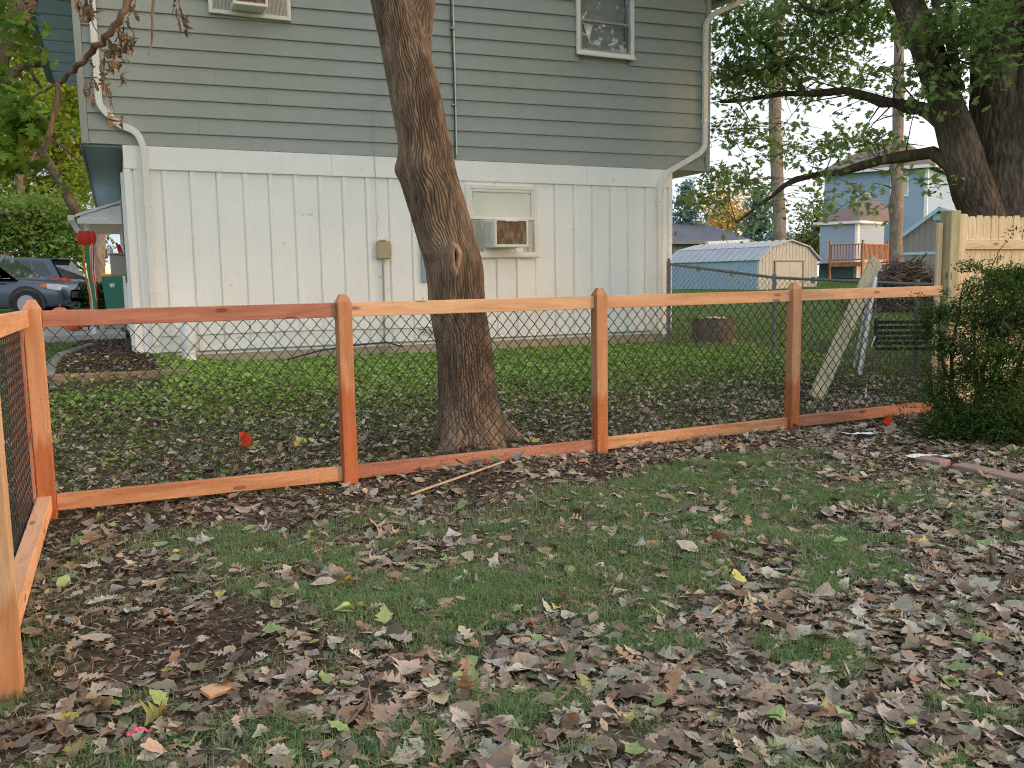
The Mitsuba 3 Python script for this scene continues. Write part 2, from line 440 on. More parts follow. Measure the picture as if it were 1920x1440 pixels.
for k in range(-1, 14):
    cuts = [-.165] + sorted({-1: [3.0, 6.35], 0: [1.4, 5.1], 1: [3.6, 6.9], 2: [2.2, 5.6]}[k if k < 0 else k % 3] if k < 0 or k % 3 != 3 else [3]) + [8.255]
    cuts = [c + (rng.uniform(-.5, .5) if 0 < i < len(cuts) - 1 else 0) for i, c in enumerate(cuts)]
    segs = [(a, b - .002) for a, b in zip(cuts[:-1], cuts[1:])]
    if zrow(k + 1, 6.5) > 4.47:
        segs = [q for a, b in segs for q in ((a, min(b, 6.09)), (max(a, 6.91), b)) if q[1] > q[0] + .02]
    for a, b in segs:
        v = []
        for x in (a, b):
            zb, zt = zrow(k, x), zrow(k + 1, x) + .02
            v += [(x, Yw - .004, zb), (x, Yw - .031, zb), (x, Yw - .032, zb + .004), (x, Yw - .007, zt), (x, Yw + .004, zt)]
        n = 5
        f = [(i, (i + 1) % n, (i + 1) % n + n, i + n) for i in range(n)]
        m = MB().add(v, f)
        m.add(v[:n], [(0, 2, 1), (0, 3, 2), (0, 4, 3)])
        m.add(v[n:], [(0, 1, 2), (0, 2, 3), (0, 3, 4)])
        mm = m.get()
        mm.fix_normals()
        MB().mesh(mm).put(h('clapboard'), 'gray_siding')
MB().box(-.245, -.168, Yw - .04, Yw + .02, 2.882, 6.3, b=.004).put(h('corner_board'), 'gray_siding')
MB().box(8.258, 8.338, Yw - .04, Yw + .02, 2.882, 6.3, b=.004).put(h('corner_board'), 'gray_siding')
# undersides: the upper storey juts out to the left; eave with vent strips
MB().box(-.235, .17, Yw + .02, YB, 2.862, 2.884).put(h('soffit'), 'soffit_paint', label='bluish underside of the jutting upper storey')
MB().box(-.25, -.225, Yw + .03, YB, 2.80, 2.99, b=.004).put(h('fascia'), 'dark_trim')
MB().box(-.92, -.245, Yw - .3, YB, 5.70, 5.73).put(h('soffit'), 'soffit_paint', label='bluish eave soffit')
for y in np.arange(11.4, 21.5, .82):
    MB().box(-.9, -.25, y, y + .16, 5.688, 5.699).put(h('soffit_strip'), 'soffit_paint')
MB().box(-.96, -.922, Yw - .3, YB, 5.66, 5.86, b=.004).put(h('fascia'), 'dark_trim')
g = MB()
gp = [(-.965, 5.85), (-1.06, 5.85), (-1.08, 5.80), (-1.05, 5.72), (-.965, 5.70)]
v = [(x, y, z) for y in (Yw - .3, YB) for x, z in gp]
g.add(v, [(i, (i + 1) % 5, (i + 1) % 5 + 5, i + 5) for i in range(5)])
g.put(h('gutter'), 'dark_trim', label='dark gutter at the left eave')
MB().box(8.34, 8.98, Yw - .3, YB, 5.63, 5.66).put(h('soffit'), 'soffit_paint')
MB().box(8.98, 9.08, Yw - .3, YB, 5.58, 5.74, b=.01).put(h('gutter'), 'trim_paint')
for s in (-1, 1):
    xa, xb = (-.98, 4.05) if s < 0 else (9.1, 4.05)
    v = [(xa, Yw - .35, 5.75), (xb, Yw - .35, 7.75), (xb, YB + .3, 7.75), (xa, YB + .3, 5.75)]
    v += [(x, y, z + .12) for x, y, z in v]
    m = MB().add(v, [(0, 1, 2, 3), (4, 7, 6, 5), (0, 4, 5, 1), (1, 5, 6, 2), (2, 6, 7, 3), (3, 7, 4, 0)])
    m.put(h('roof'), 'shingle')
m = MB()
m.add([(-.2, Yw, 5.8), (8.3, Yw, 5.8), (4.05, Yw, 7.74)], [(0, 1, 2)])
m.put(h('gable'), 'gray_siding')


def frame_ring(m, x0, x1, z0, z1, w, y0, y1, b=.004, wb=None):
    """a picture frame of four bars butted end to end, its outside x0..x1, z0..z1"""
    wb = wb or w
    m.box(x0, x0 + w, y0, y1, z0, z1, b=b)
    m.box(x1 - w, x1, y0, y1, z0, z1, b=b)
    m.box(x0 + w, x1 - w, y0, y1, z0, z0 + wb, b=b)
    m.box(x0 + w, x1 - w, y0, y1, z1 - w, z1, b=b)
    return m


# lower window: upper sash glazed, air conditioner and a ribbed filler below
W = h(uniq('window'))
frame_ring(MB(), 4.345, 5.405, 1.625, 2.575, .055, Yw - .055, Yw - .002).put(W + '__frame', 'trim_paint')
MB().box(4.33, 5.42, Yw - .085, Yw - .056, 1.60, 1.645, b=.006).put(W + '__sill', 'trim_paint')
frame_ring(MB(), 4.401, 5.349, 2.115, 2.519, .035, Yw - .045, Yw - .012).put(W + '__sash', 'trim_paint')
MB().box(4.437, 5.313, Yw - .0255, Yw - .0245, 2.15, 2.484).put(W + '__pane', 'glass')
MB().box(4.437, 5.313, Yw - .010, Yw - .004, 2.15, 2.484).put(W + '__blind', 'pale_blind')
m = MB()
for i in range(11):
    m.box(4.405 + i * .0165, 4.405 + i * .0165 + .011, Yw - .034, Yw - .006, 1.69, 2.112, b=.003)
m.box(4.403, 4.59, Yw - .012, Yw - .003, 1.685, 2.113)
m.put(W + '__accordion_panel', 'accordion')
m = MB()
m.box(5.20, 5.345, Yw - .014, Yw - .003, 1.685, 2.113)
m.box(5.26, 5.275, Yw - .04, Yw - .014, 1.69, 2.11, b=.003).put(W + '__track', 'accordion')
Yh, Yw = Yw, Yw - .017
# upper right window, dark room behind
W = h(uniq('window'))
frame_ring(MB(), 6.035, 6.965, 4.405, 5.85, .055, Yw - .065, Yw - .020).put(W + '__frame', 'trim_paint')
MB().box(6.02, 6.98, Yw - .09, Yw - .066, 4.385, 4.42, b=.005).put(W + '__sill', 'trim_paint')
frame_ring(MB(), 6.091, 6.909, 4.461, 4.88, .03, Yw - .05, Yw - .03).put(W + '__sash', 'dull_metal')
frame_ring(MB(), 6.091, 6.909, 4.84, 5.79, .035, Yw - .0295, Yw - .0215).put(W + '__sash', 'dull_metal')
MB().box(6.122, 6.878, Yw - .0405, Yw - .0395, 4.491, 4.85).put(W + '__pane', 'glass')
MB().box(6.122, 6.878, Yw - .0265, Yw - .0255, 4.875, 5.755).put(W + '__pane', 'glass')
MB().box(6.11, 6.89, Yw + .09, Yw + .094, 4.47, 5.78).put(W + '__curtain', 'drawn_curtain')
MB().mesh((np.array([(6.20, Yw + .07, 4.86), (6.36, Yw + .07, 4.85), (6.30, Yw + .07, 4.62), (6.20, Yw + .08, 4.86), (6.36, Yw + .08, 4.85), (6.30, Yw + .08, 4.62)]), np.array([(0, 2, 1), (3, 4, 5)]))).put(W + '__cloth', 'white_paint')
# upper left window with its own air conditioner
W = h(uniq('window'))
frame_ring(MB(), 1.185, 2.125, 4.425, 5.6, .045, Yw - .065, Yw - .020).put(W + '__frame', 'trim_paint')
m = MB()
for i in range(14):
    for x0 in (1.24, 1.84):
        m.box(x0 + i * .0155, x0 + i * .0155 + .010, Yw - .045, Yw - .022, 4.47, 4.9, b=.003)
m.box(1.23, 2.08, Yw - .024, Yw - .019, 4.47, 5.55).put(W + '__accordion_panel', 'accordion')

Yw = Yh


def air_con(key, x0, x1, z0, z1, y0, y1):
    M_ = lambda p: key + '__' + p
    MB().box(x0, x1, y0 + .012, y1, z0, z1, b=.012).put(M_('case'), 'ac_case')
    frame_ring(MB(), x0 - .004, x1 + .004, z0 - .004, z1 + .004, .028, y0 - .008, y0 + .0115, .005, .035).put(M_('bezel'), 'trim_paint')
    c = MB().box(x0 + .024, x1 - .024, y0 + .004, y0 + .0112, z0 + .03, z1 - .024)
    for z in np.arange(z0 + .04, z1 - .03, .014):
        c.box(x0 + .026, x1 - .026, y0 + .001, y0 + .004, z, z + .004)
    c.put(M_('coil'), 'ac_coil', label='brown dirty coil grille')
    for j in range(2):
        a, b = y0 + .07 + j * .085, y0 + .125 + j * .085
        s = MB().box(x0 - .022, x0 + .002, a - .008, a, z0 + .07, z1 - .04)         # a raised louvre: slats with real gaps in a frame
        s.box(x0 - .022, x0 + .002, b, b + .008, z0 + .07, z1 - .04)
        for y in np.arange(a + .006, b - .004, .011):
            s.box(x0 - .020, x0 + .001, y, y + .003, z0 + .07, z1 - .04)
        s.box(x0 - .021, x0 + .0015, a, b, z0 + .062, z0 + .07)
        s.box(x0 - .021, x0 + .0015, a, b, z1 - .04, z1 - .032)
        s.put(M_('vent'), 'ac_case')


a = thing('air_conditioner', 'white window air conditioner with brown coil in the lower window of the house', 'air conditioner')
air_con(a, 4.61, 5.09, 1.735, 2.098, 10.62, Yw - .005)
MB().box(4.76, 4.95, 10.603, 10.611, 2.066, 2.096, b=.003).put(a + '__handle', 'white_paint')
a = thing('air_conditioner', 'air conditioner cut by the top of the picture in the upper left window', 'air conditioner')
air_con(a, 1.43, 1.81, 4.475, 4.86, 10.66, Yw - .005)

# downspouts


def downspout(pts, w=.075, d=.06):
    p = np.asarray(pts, float)
    out = [p[0]]
    for i in range(1, len(p) - 1):
        a, b = p[i - 1] - p[i], p[i + 1] - p[i]
        ra = min(.07, .45 * np.linalg.norm(a), .45 * np.linalg.norm(b))
        a, b = a / np.linalg.norm(a), b / np.linalg.norm(b)
        for t in np.linspace(0, 1, 5):
            out.append(p[i] + a * ra * (1 - t) ** 2 + b * ra * t ** 2)
    out.append(p[-1])
    p = np.array(out)
    t = np.gradient(p, axis=0)
    t /= np.linalg.norm(t, axis=1, keepdims=True)
    front = np.array([0, -1.0, 0])
    m = MB()
    side = np.cross(t, front)
    side /= np.linalg.norm(side, axis=1, keepdims=True)
    fr = np.cross(side, t)
    prof = [(-.5, -.38), (-.38, -.5), (-.2, -.44), (0, -.5), (.2, -.44), (.38, -.5), (.5, -.38), (.5, .38), (.38, .5), (-.38, .5), (-.5, .38)]
    n = len(prof)
    v = np.concatenate([[p[i] + side[i] * a * w - fr[i] * b * d for a, b in prof] for i in range(len(p))])
    f = [(i * n + j, i * n + (j + 1) % n, (i + 1) * n + (j + 1) % n, (i + 1) * n + j) for i in range(len(p) - 1) for j in range(n)]
    return m.add(v, f)


yd = Yw - .075
D1 = uniq(h('downspout'))
downspout([(-.04, yd, 5.7), (-.04, yd, 3.30), (.14, yd, 3.10), (.33, yd, 3.03), (.395, yd - .005, 2.86), (.39, yd, .60)]).put(D1, 'trim_paint')
for x, z in ((-.04, 3.9), (.393, 2.2), (.39, 1.2)):
    MB().box(x - .045, x + .045, yd - .034, yd + .04, z, z + .03, b=.003).put(D1 + '__strap', 'trim_paint')
D2 = uniq(h('downspout'))
downspout([(9.03, yd, 5.56), (8.95, yd, 5.45), (8.32, yd, 5.16), (8.21, yd, 5.0), (8.21, yd, 3.24), (8.12, yd, 3.14), (7.50, yd, 2.82), (7.40, yd, 2.66), (7.40, yd, .56), (7.43, yd - .12, .44)]).put(D2, 'trim_paint')
for z in (4.35, 3.6):
    MB().box(8.165, 8.255, yd - .034, yd + .04, z, z + .03, b=.003).put(D2 + '__strap', 'trim_paint')
for z in (2.4, 1.3):
    MB().box(7.355, 7.445, yd - .034, yd + .04, z, z + .03, b=.003).put(D2 + '__strap', 'trim_paint')
# meter box, conduit, wires
m = MB().box(3.085, 3.255, Yw - .10, Yw - .022, 1.59, 1.82, b=.012)
m.box(3.12, 3.20, Yw - .11, Yw - .03, 1.815, 1.835, b=.006)
m.box(3.25, 3.275, Yw - .085, Yw - .03, 1.66, 1.79, b=.006)
B = m.put(h('utility_box'), 'tan_plastic', label='tan utility box on the white wall')
MB().tube([(3.165, Yw - .05, 1.6), (3.16, Yw - .05, 1.0), (3.145, Yw - .05, .30)], .014, 8).put(h('conduit'), 'dull_metal')
wob = lambda a, b, n, s, y: [(a[0] + (b[0] - a[0]) * t + s * math.sin(9 * t + 1), y, a[1] + (b[1] - a[1]) * t) for t in np.linspace(0, 1, n)]
MB().tube(wob((3.10, 3.57), (3.10, 2.2), 14, .006, Yw - .045) + wob((3.115, 2.15), (3.09, 1.83), 8, .01, Yw - .045)[1:], .0035, 5).put(h('wire'), 'dull_metal')
MB().tube(wob((4.19, 6.2), (4.20, 2.9), 40, .009, Yw - .05), .008, 6).put(h('cable'), 'black_cable')
MB().tube([(4.225, Yw - .045, 6.2), (4.222, Yw - .045, 2.95)], .009, 6).put(h('cable'), 'trim_paint', label='pale cable beside the black one')
for z in (4.55, 3.58, 5.3):
    MB().box(4.17, 4.24, Yw - .062, Yw - .02, z, z + .02, b=.004).put(h('cable_clip'), 'dull_metal')
MB().tube([(.45, Yw - .05, .695), (1.1, Yw - .05, .70), (2.0, Yw - .05, .705), (3.0, Yw - .05, .69), (3.9, Yw - .05, .68)], .006, 5).put(h('cable'), 'dull_metal')
MB().box(3.69, 3.76, Yw - .05, Yw - .022, 1.28, 1.84, b=.006).put(h('shutter'), 'soffit_paint', label='grey green trim edge beside the tree trunk')
# porch roof at the front door, left wall
x0, x1, ya, yb = -.47, .165, 15.0, 18.2
m = MB().box(x0, x1, ya, yb, 2.30, 2.33)
m.put(h('porch_ceiling'), 'tan_plastic')
v = [(x0, ya, 2.33), (x1, ya, 2.33), (x1, ya, 2.58), (x0 + .06, ya, 2.40)]
m = MB().add(v, [(0, 1, 2, 3)])
m.box(x0, x1, ya - .02, ya, 2.27, 2.35, b=.004)
m.put(h('porch_fascia'), 'white_paint')
m = MB().add([(x0 - .03, ya - .03, 2.37), (x1, ya - .03, 2.60), (x1, yb, 2.60), (x0 - .03, yb, 2.37), (x0 - .03, ya - .03, 2.41), (x1, ya - .03, 2.64), (x1, yb, 2.64), (x0 - .03, yb, 2.41)],
             [(0, 1, 2, 3), (4, 7, 6, 5), (0, 4, 5, 1), (3, 2, 6, 7), (0, 3, 7, 4)])
m.put(h('porch_roof'), 'white_paint')
MB().box(x0 - .13, x0 - .035, ya - .02, yb, 2.31, 2.40, b=.012).put(h('gutter'), 'trim_paint')
for y in (15.15, 17.9):
    MB().box(-.385, -.325, y, y + .06, .56, 2.29, b=.006).put(h('porch_post'), 'white_paint')
for y in np.arange(15.5, 18, .35):
    MB().box(.135, .166, y, y + .02, .6, 2.28).put(h('corner_board'), 'white_paint')
MB().box(.14, .168, 11.9, 13.9, 1.35, 2.45, b=.004).put(h('window') + '__frame', 'dark_trim')
MB().box(.132, .166, 11.15, 11.32, .52, 2.6, b=.004).put(h('corner_board'), 'white_paint')

# ---------------------------------------------------------------- the new cedar fence with black chain link
F = thing('wooden_fence', 'new low cedar fence with black chain link between orange posts', 'fence')
f_ = lambda p: F + '__' + p
PX = [-.42, 1.28, 3.117, 4.90]
PY = 5.35


def fence_post(x, y, top, mat, yaw=0, foot=-.25):
    w = .0890
    Mx = frame((x, y, 0), yaw)
    m = MB().box(-w / 2, w / 2, -w / 2, w / 2, foot, top - .045, Mx, b=.004)
    a, b = w / 2 - .003, w / 2 - .026
    v = [(sx * a, sy * a, top - .0452) for sx, sy in ((-1, -1), (1, -1), (1, 1), (-1, 1))] + [(sx * b, sy * b, top) for sx, sy in ((-1, -1), (1, -1), (1, 1), (-1, 1))]
    m.mesh((np.array(v), np.array([(0, 1, 5), (0, 5, 4), (1, 2, 6), (1, 6, 5), (2, 3, 7), (2, 7, 6), (3, 0, 4), (3, 4, 7), (4, 5, 6), (4, 6, 7)])), Mx)
    return m.put(f_('post'), mat)


fence_post(PX[0], PY, 1.205, 'cedar_post')
fence_post(PX[1], PY, 1.20, 'cedar_post_red', 2)
fence_post(PX[2], PY, 1.205, 'cedar_post', -1)
fence_post(PX[3], PY, 1.215, 'cedar_post', 1)
fence_post(-.392, 3.045, 1.21, 'cedar_post_pale')
fence_post(-.36, .8, 1.21, 'cedar_post')
ends = PX + [6.56]
yr = PY + .008
for i, (tm, bm, zt, zb) in enumerate((('cedar_rail_red', 'cedar_rail_orange', ((1.145, 1.148)), (.125, .115)), ('cedar_rail_pale', 'cedar_rail_red', (1.148, 1.150), (.115, .120)),
                                      ('cedar_rail_pink', 'cedar_rail_orange', (1.150, 1.158), (.128, .138)), ('cedar_rail_pink', 'cedar_rail_red', (1.160, 1.165), (.142, .150)))):
    a, b = ends[i] + .0455, ends[i + 1] - (.0455 if i < 3 else 0)
    for (z0, z1), mat, hh in ((zt, tm, .089), (zb, bm, .089 if i else .092)):
        mid = ((a + b) / 2, yr, (z0 + z1) / 2 - hh / 2 + (.006 if hh == .089 and z0 < .5 else 0))
        MB().bar((a, yr, z0 - hh / 2), (b, yr, z1 - hh / 2), .038, hh, .003).put(f_('rail'), mat)
# the run back towards the viewer
MB().bar((-.438, 3.09, 1.118), (-.455, 5.305, 1.105), .038, .089, .003).put(f_('rail'), 'cedar_side')
MB().bar((-.425, 3.09, .085), (-.430, 5.305, .088), .070, .085, .003).put(f_('rail'), 'cedar_side')
MB().bar((-.405, .85, 1.118), (-.435, 3.0, 1.118), .038, .089, .003).put(f_('rail'), 'cedar_side')
MB().bar((-.405, .85, .085), (-.435, 3.0, .085), .038, .089, .003).put(f_('rail'), 'cedar_side')
MB().box(-.556, -.468, 5.275, 5.313, .0, 1.055, b=.003).put(f_('nailing_strip'), 'cedar_strip', label='redder board beside the corner post')


def chainlink(m, A, B, z0a, z1a, z0b, z1b, w=.080, hgt=.094, r=.0039, sag=0, phase=0.0):
    """interlocking zigzag wires from A to B (x, y); bottom and top heights at both ends"""
    A, B = np.asarray(A, float), np.asarray(B, float)
    L = np.linalg.norm(B - A)
    d = (B - A) / L
    nrm = np.array([-d[1], d[0]])
    for i in range(int(L / (w / 2))):
        s0 = i * w / 2
        t = (s0 + w / 4) / L
        z0, z1 = z0a + (z0b - z0a) * t, z1a + (z1b - z1a) * t
        j = np.arange(int(round((z1 - z0) / (hgt / 2))) + 1)
        odd = (j + i) % 2
        s = s0 + odd * (w / 2) + (odd * 2 - 1) * .0016 + rng.normal(0, .0012, len(j))
        z = z0 + (j + phase) * (z1 - z0) / max(len(j) - 1, 1) + rng.normal(0, .001, len(j))
        off = np.where(odd > 0, .0028, -.0028) * (1 if i % 2 else -1) + sag * np.sin(s * 2.1 + 1)
        p = A + d * s[:, None] + nrm * off[:, None]
        m.tube(np.c_[p, z], r, 4, caps=False)
    return m


for i in range(4):
    a, b = ends[i] + .02, ends[i + 1] - .02
    chainlink(MB(), (a, yr + .026), (b, yr + .026), .05, 1.10, .06, 1.115, sag=.003).put(f_('chain_link'), 'black_vinyl', smooth=True)
chainlink(MB(), (-.470, 3.0), (-.478, 5.27), .05, 1.08, .05, 1.07, r=.003).put(f_('chain_link'), 'black_vinyl', smooth=True)
chainlink(MB(), (-.44, .8), (-.470, 3.0), .05, 1.08, .05, 1.08, r=.003).put(f_('chain_link'), 'black_vinyl', smooth=True)

# ---------------------------------------------------------------- the old chain-link fence along the next yard
O = thing('chain_link_fence', 'old grey chain link fence running out from the corner of the house', 'fence')
op = [(7.36, 10.62, .30, 1.50), (7.75, 8.82, .10, 1.275), (8.2, 7.0, .06, 1.17), (8.45, 5.9, .06, 1.14)]
for i, (x, y, z0, z1) in enumerate(op):
    m = MB().tube([(x, y, z0 - .3), (x, y, z1 + .03), (x, y, z1 + .045)], [.026 if i else .03, .026 if i else .03, .012], 12)
    if i == 0:
        m.tube([(x, y, z1 + .03), (x, y, z1 + .06), (x, y, z1 + .075)], [.02, .022, .004], 10)
    m.put(O + '__post', 'galvanised', smooth=30)
MB().tube([(x, y, z1 - .01) for x, y, _, z1 in op], .019, 10).put(O + '__top_rail', 'galvanised', smooth=30)
m = MB()
for a, b in zip(op[:-1], op[1:]):
    chainlink(m, a[:2], b[:2], a[2] + .03, a[3], b[2] + .03, b[3], w=.075, hgt=.085, r=.0033)
m.put(O + '__chain_link', 'galvanised', smooth=True)
m = MB()
for t in (.3, .62):
    for a, b in zip(op[:-1], op[1:]):
        p = [a[k] + (b[k] - a[k]) * t for k in (0, 1, 3)]
        m.box(p[0] - .012, p[0] + .012, p[1] - .025, p[1] + .025, p[2] - .06, p[2] + .02, b=.004)
m.put(O + '__tie', 'galvanised')

# ---------------------------------------------------------------- the tall pale picket fence at the right
P = thing('picket_fence', 'tall new pale wooden fence of dog-eared pickets behind the shrub', 'fence')
p0 = np.array((6.859, 5.529, 1.815))
bx, by = p0[0], p0[1]
MB().box(bx - .062, bx + .062, by - .06, by + .06, -.3, 1.83, b=.006).put(P + '__post', 'pine_green', label='greenish corner post of the tall fence')
MB().box(bx + .064, bx + .155, by - .045, by - .010, .02, 1.80, b=.004).put(P + '__board', 'pine_board')
MB().box(bx - .125, bx - .068, by + .015, by + .045, .02, 1.72, b=.004).put(P + '__board', 'pine_board')
PD = np.array([math.cos(math.radians(-1)), math.sin(math.radians(-1))])
for i in range(46):
    s = .165 + i * .0985
    w, top = .0935 + rng.normal(0, .001), 1.795 + rng.normal(0, .006)
    pol = [(-w / 2, .04), (w / 2, .04), (w / 2, top - .035), (w / 2 - .02, top), (-w / 2 + .02, top), (-w / 2, top - .035)]
    Mx = frame((bx + PD[0] * (s + w / 2), by + .02 + PD[1] * (s + w / 2), 0), -1)
    y0, y1 = rng.uniform(0, .003), .018
    v = [(x, y, z) for y in (y0, y1) for x, z in pol]
    f = [(0, 1, 2), (0, 2, 5), (2, 3, 4), (2, 4, 5)]
    f += [(a + 6, c + 6, b + 6) for a, b, c in f[:4]]
    f += [q for j in range(6) for q in ((j, j + 6, (j + 1) % 6), ((j + 1) % 6, j + 6, (j + 1) % 6 + 6))]
    MB().mesh((np.array(v), np.array(f)), Mx).put(P + '__picket', 'pine_board')
for z in (1.53, .95, .25):
    a, b = np.array([bx + .16, by - .002]), np.array([bx + .16, by - .002]) + PD * 4.6
    MB().bar((*a, z), (*b, z), .036, .088, .003).put(P + '__rail', 'pine_rail')

# ---------------------------------------------------------------- the maple that stands behind the fence
TR = thing('maple_tree', 'leaning maple with ridged brown bark standing just behind the cedar fence', 'tree')


def bark_tube(path, rad, nz, nt, depth=.010, spacing=.030, bumps=(), flare=None, seed=0, stretch=6.0):
    """a trunk with furrowed bark: path (x, y, z), radii; bumps: (angle, z, radius, height, tall)"""
    path, rad = np.asarray(path, float), np.asarray(rad, float)
    s = np.r_[0, np.cumsum(np.linalg.norm(np.diff(path, axis=0), axis=1))]
    from scipy.interpolate import CubicSpline, PchipInterpolator
    u = np.linspace(0, s[-1], nz)
    c, r = CubicSpline(s, path)(u), PchipInterpolator(s, rad)(u)
    th = np.arange(nt) * 2 * np.pi / nt
    TH, U = np.meshgrid(th, u)
    R = np.repeat(r[:, None], nt, 1)
    if flare is not None:
        R = R * flare(TH, c[:, 2][:, None])
    P0 = np.stack([np.cos(TH) * R, np.sin(TH) * R, U], -1)
    f = 1 / spacing
    q = np.stack([P0[..., 0] * f, P0[..., 1] * f, U * f / stretch], -1)
    warp = (meshkit.fbm(q * .45, 3, seed + 1) - .5)[..., None] * np.array([2.6, 2.6, 0])
    N = int(round(2 * np.pi * r.mean() / spacing))
    cyl = np.stack([np.cos(TH) * r.mean(), np.sin(TH) * r.mean(), U], -1)
    ph = N * TH / (2 * np.pi) + 3.2 * (meshkit.fbm(cyl * np.array([9, 9, 3.2]), 3, seed + 1) - .5) + 1.3 * (meshkit.fbm(cyl * np.array([26, 26, 9]), 2, seed + 9) - .5)
    for (a, z, w, amp, tall) in bumps:                       # the grain parts round knots
        da = (TH - a + np.pi) % (2 * np.pi) - np.pi
        ph = ph + np.sign(amp) * 26 * amp * np.tanh(da * R / w) * np.exp(-((c[:, 2][:, None] - z) / (w * 1.6)) ** 2) * 1.6
    n2 = meshkit.noise((q + warp) * np.array([2.1, 2.1, 2.6]), seed + 3)
    n3 = meshkit.noise(q * np.array([4.5, 4.5, 18]), seed + 4)
    ridge = np.abs(np.sin(np.pi * ph)) ** .65          # strands with narrow furrows between
    hgt = depth * (1.0 * (ridge - .8) + .35 * (n2 - .5) + .22 * (n3 - .5))
    big = (meshkit.fbm(P0 * np.array([5, 5, 1.6]), 3, seed + 6) - .5) * .035 * min(1, r.max() / .2)
    for (a, z, w, amp, tall) in bumps:
        da = (TH - a + np.pi) % (2 * np.pi) - np.pi
        dd = ((da * R) / w) ** 2 + ((c[:, 2][:, None] - z) / (w * tall)) ** 2
        big = big + amp * np.exp(-dd)
    for (a, z, w, amp, tall) in bumps[:1]:                   # smooth callus over the knot
        da = (TH - a + np.pi) % (2 * np.pi) - np.pi
        hgt = hgt * (1 - .75 * np.exp(-((da * R) / (w * .6)) ** 2 - ((c[:, 2][:, None] - z) / (w * .9)) ** 2))
    RR = R + hgt + big
    v = np.stack([c[:, 0][:, None] + np.cos(TH) * RR, c[:, 1][:, None] + np.sin(TH) * RR, np.repeat(c[:, 2][:, None], nt, 1)], -1).reshape(-1, 3)
    i, j = np.meshgrid(np.arange(nz - 1), np.arange(nt), indexing='ij')
    a, b = (i * nt + j).ravel(), (i * nt + (j + 1) % nt).ravel()
    return v, np.vstack([np.stack([a, b, b + nt], 1), np.stack([a, b + nt, a + nt], 1)])


pts = [(2.42, 5.98, -.15, .33), (2.40, 5.97, 0.02, .30), (2.365, 5.95, .19, .248), (2.34, 5.95, .35, .226), (2.33, 5.95, .6, .216), (2.305, 5.95, .85, .214), (2.27, 5.95, 1.07, .212), (2.245, 5.95, 1.38, .218),
       (2.18, 5.95, 1.62, .214), (2.12, 5.95, 1.85, .214), (2.075, 5.96, 2.05, .204), (2.06, 5.97, 2.25, .188), (2.03, 5.97, 2.4, .181), (1.99, 5.98, 2.65, .182), (1.945, 6.0, 2.87, .172), (1.90, 6.0, 3.05, .158), (1.83, 6.03, 3.35, .14), (1.72, 6.1, 3.9, .14)]
view = math.atan2(-5.95, -2.25)
left = view - math.pi / 2
lobes = lambda TH, z: .965 + np.clip(.42 - z, 0, .6) ** 1.6 * (1.25 + .85 * np.cos(5 * TH + .7) + .5 * np.cos(3 * TH))
v, f = bark_tube([p[:3] for p in pts], [p[3] for p in pts], 620, 520, .015, .0225, flare=lobes, seed=5,
                 bumps=((view + .12, 1.42, .11, .040, 1.3), (view + .14, 1.44, .011, -.045, 3.4), (left + .1, 2.06, .06, .030, 1.2), (view + .12, 1.27, .13, .018, .6)))
MB().mesh((v, f)).put(TR + '__trunk', 'trunk_bark', smooth=True)
v, f = bark_tube([(1.985, 6.0, 2.45), (2.015, 6.0, 2.75), (2.04, 6.01, 3.0), (2.085, 6.02, 3.25), (2.22, 6.05, 3.7), (2.5, 6.15, 4.4)], [.09, .112, .106, .10, .09, .08], 260, 260, .014, .0225, seed=23)
MB().mesh((v, f)).put(TR + '__limb', 'trunk_bark', smooth=True)
# the healed wound: pale smooth lips round a dark split
cv = np.array([math.cos(view + .13), math.sin(view + .13)])
ctr = np.array([2.232, 5.95]) + cv * .268
tg = np.array([-cv[1], cv[0]])
m = MB()
th = np.linspace(0, 2 * np.pi, 40, endpoint=False)
rings = [(.006, .038, -.026), (.015, .058, -.002), (.028, .080, -.005), (.044, .105, -.030)]
v = []
for a, b, o in rings:
    jit = 1 + .12 * np.sin(3 * th + 1) + .07 * np.sin(7 * th)
    for t_, jt in zip(th, jit):
        v.append((*(ctr + tg * a * jt * math.cos(t_) + cv * (o - .06 * (a * math.cos(t_)) ** 2 / .05)), 1.44 + b * jt * math.sin(t_) * (1.0 if math.sin(t_) > 0 else 1.25)))
n = 40
f = [(i * n + j, i * n + (j + 1) % n, (i + 1) * n + (j + 1) % n, (i + 1) * n + j) for i in range(3) for j in range(n)]
m.add(v, f)
m.put(TR + '__burl', 'knot_wood', smooth=True, label='pale healed knot with a dark split')

# ---------------------------------------------------------------- fallen leaves, grass, ground ivy
def leaf_shape(w, n_tri_curl=0):
    """outline half-widths along the midrib -> strip of left, mid, right vertices; length 1 along +y"""
    w = np.asarray(w, float)
    t = np.linspace(0, 1, len(w))
    v = np.stack([np.stack([-w, t + .10 * w, 0 * w], 1), np.stack([0 * w, t, 0 * w], 1), np.stack([w, t + .10 * w, 0 * w], 1)], 1).reshape(-1, 3)
    v[:, 1] -= .5
    f = []
    for i in range(len(w) - 1):
        a = 3 * i
        f += [(a, a + 1, a + 4), (a, a + 4, a + 3), (a + 1, a + 2, a + 5), (a + 1, a + 5, a + 4)]
    return v, np.array(f)


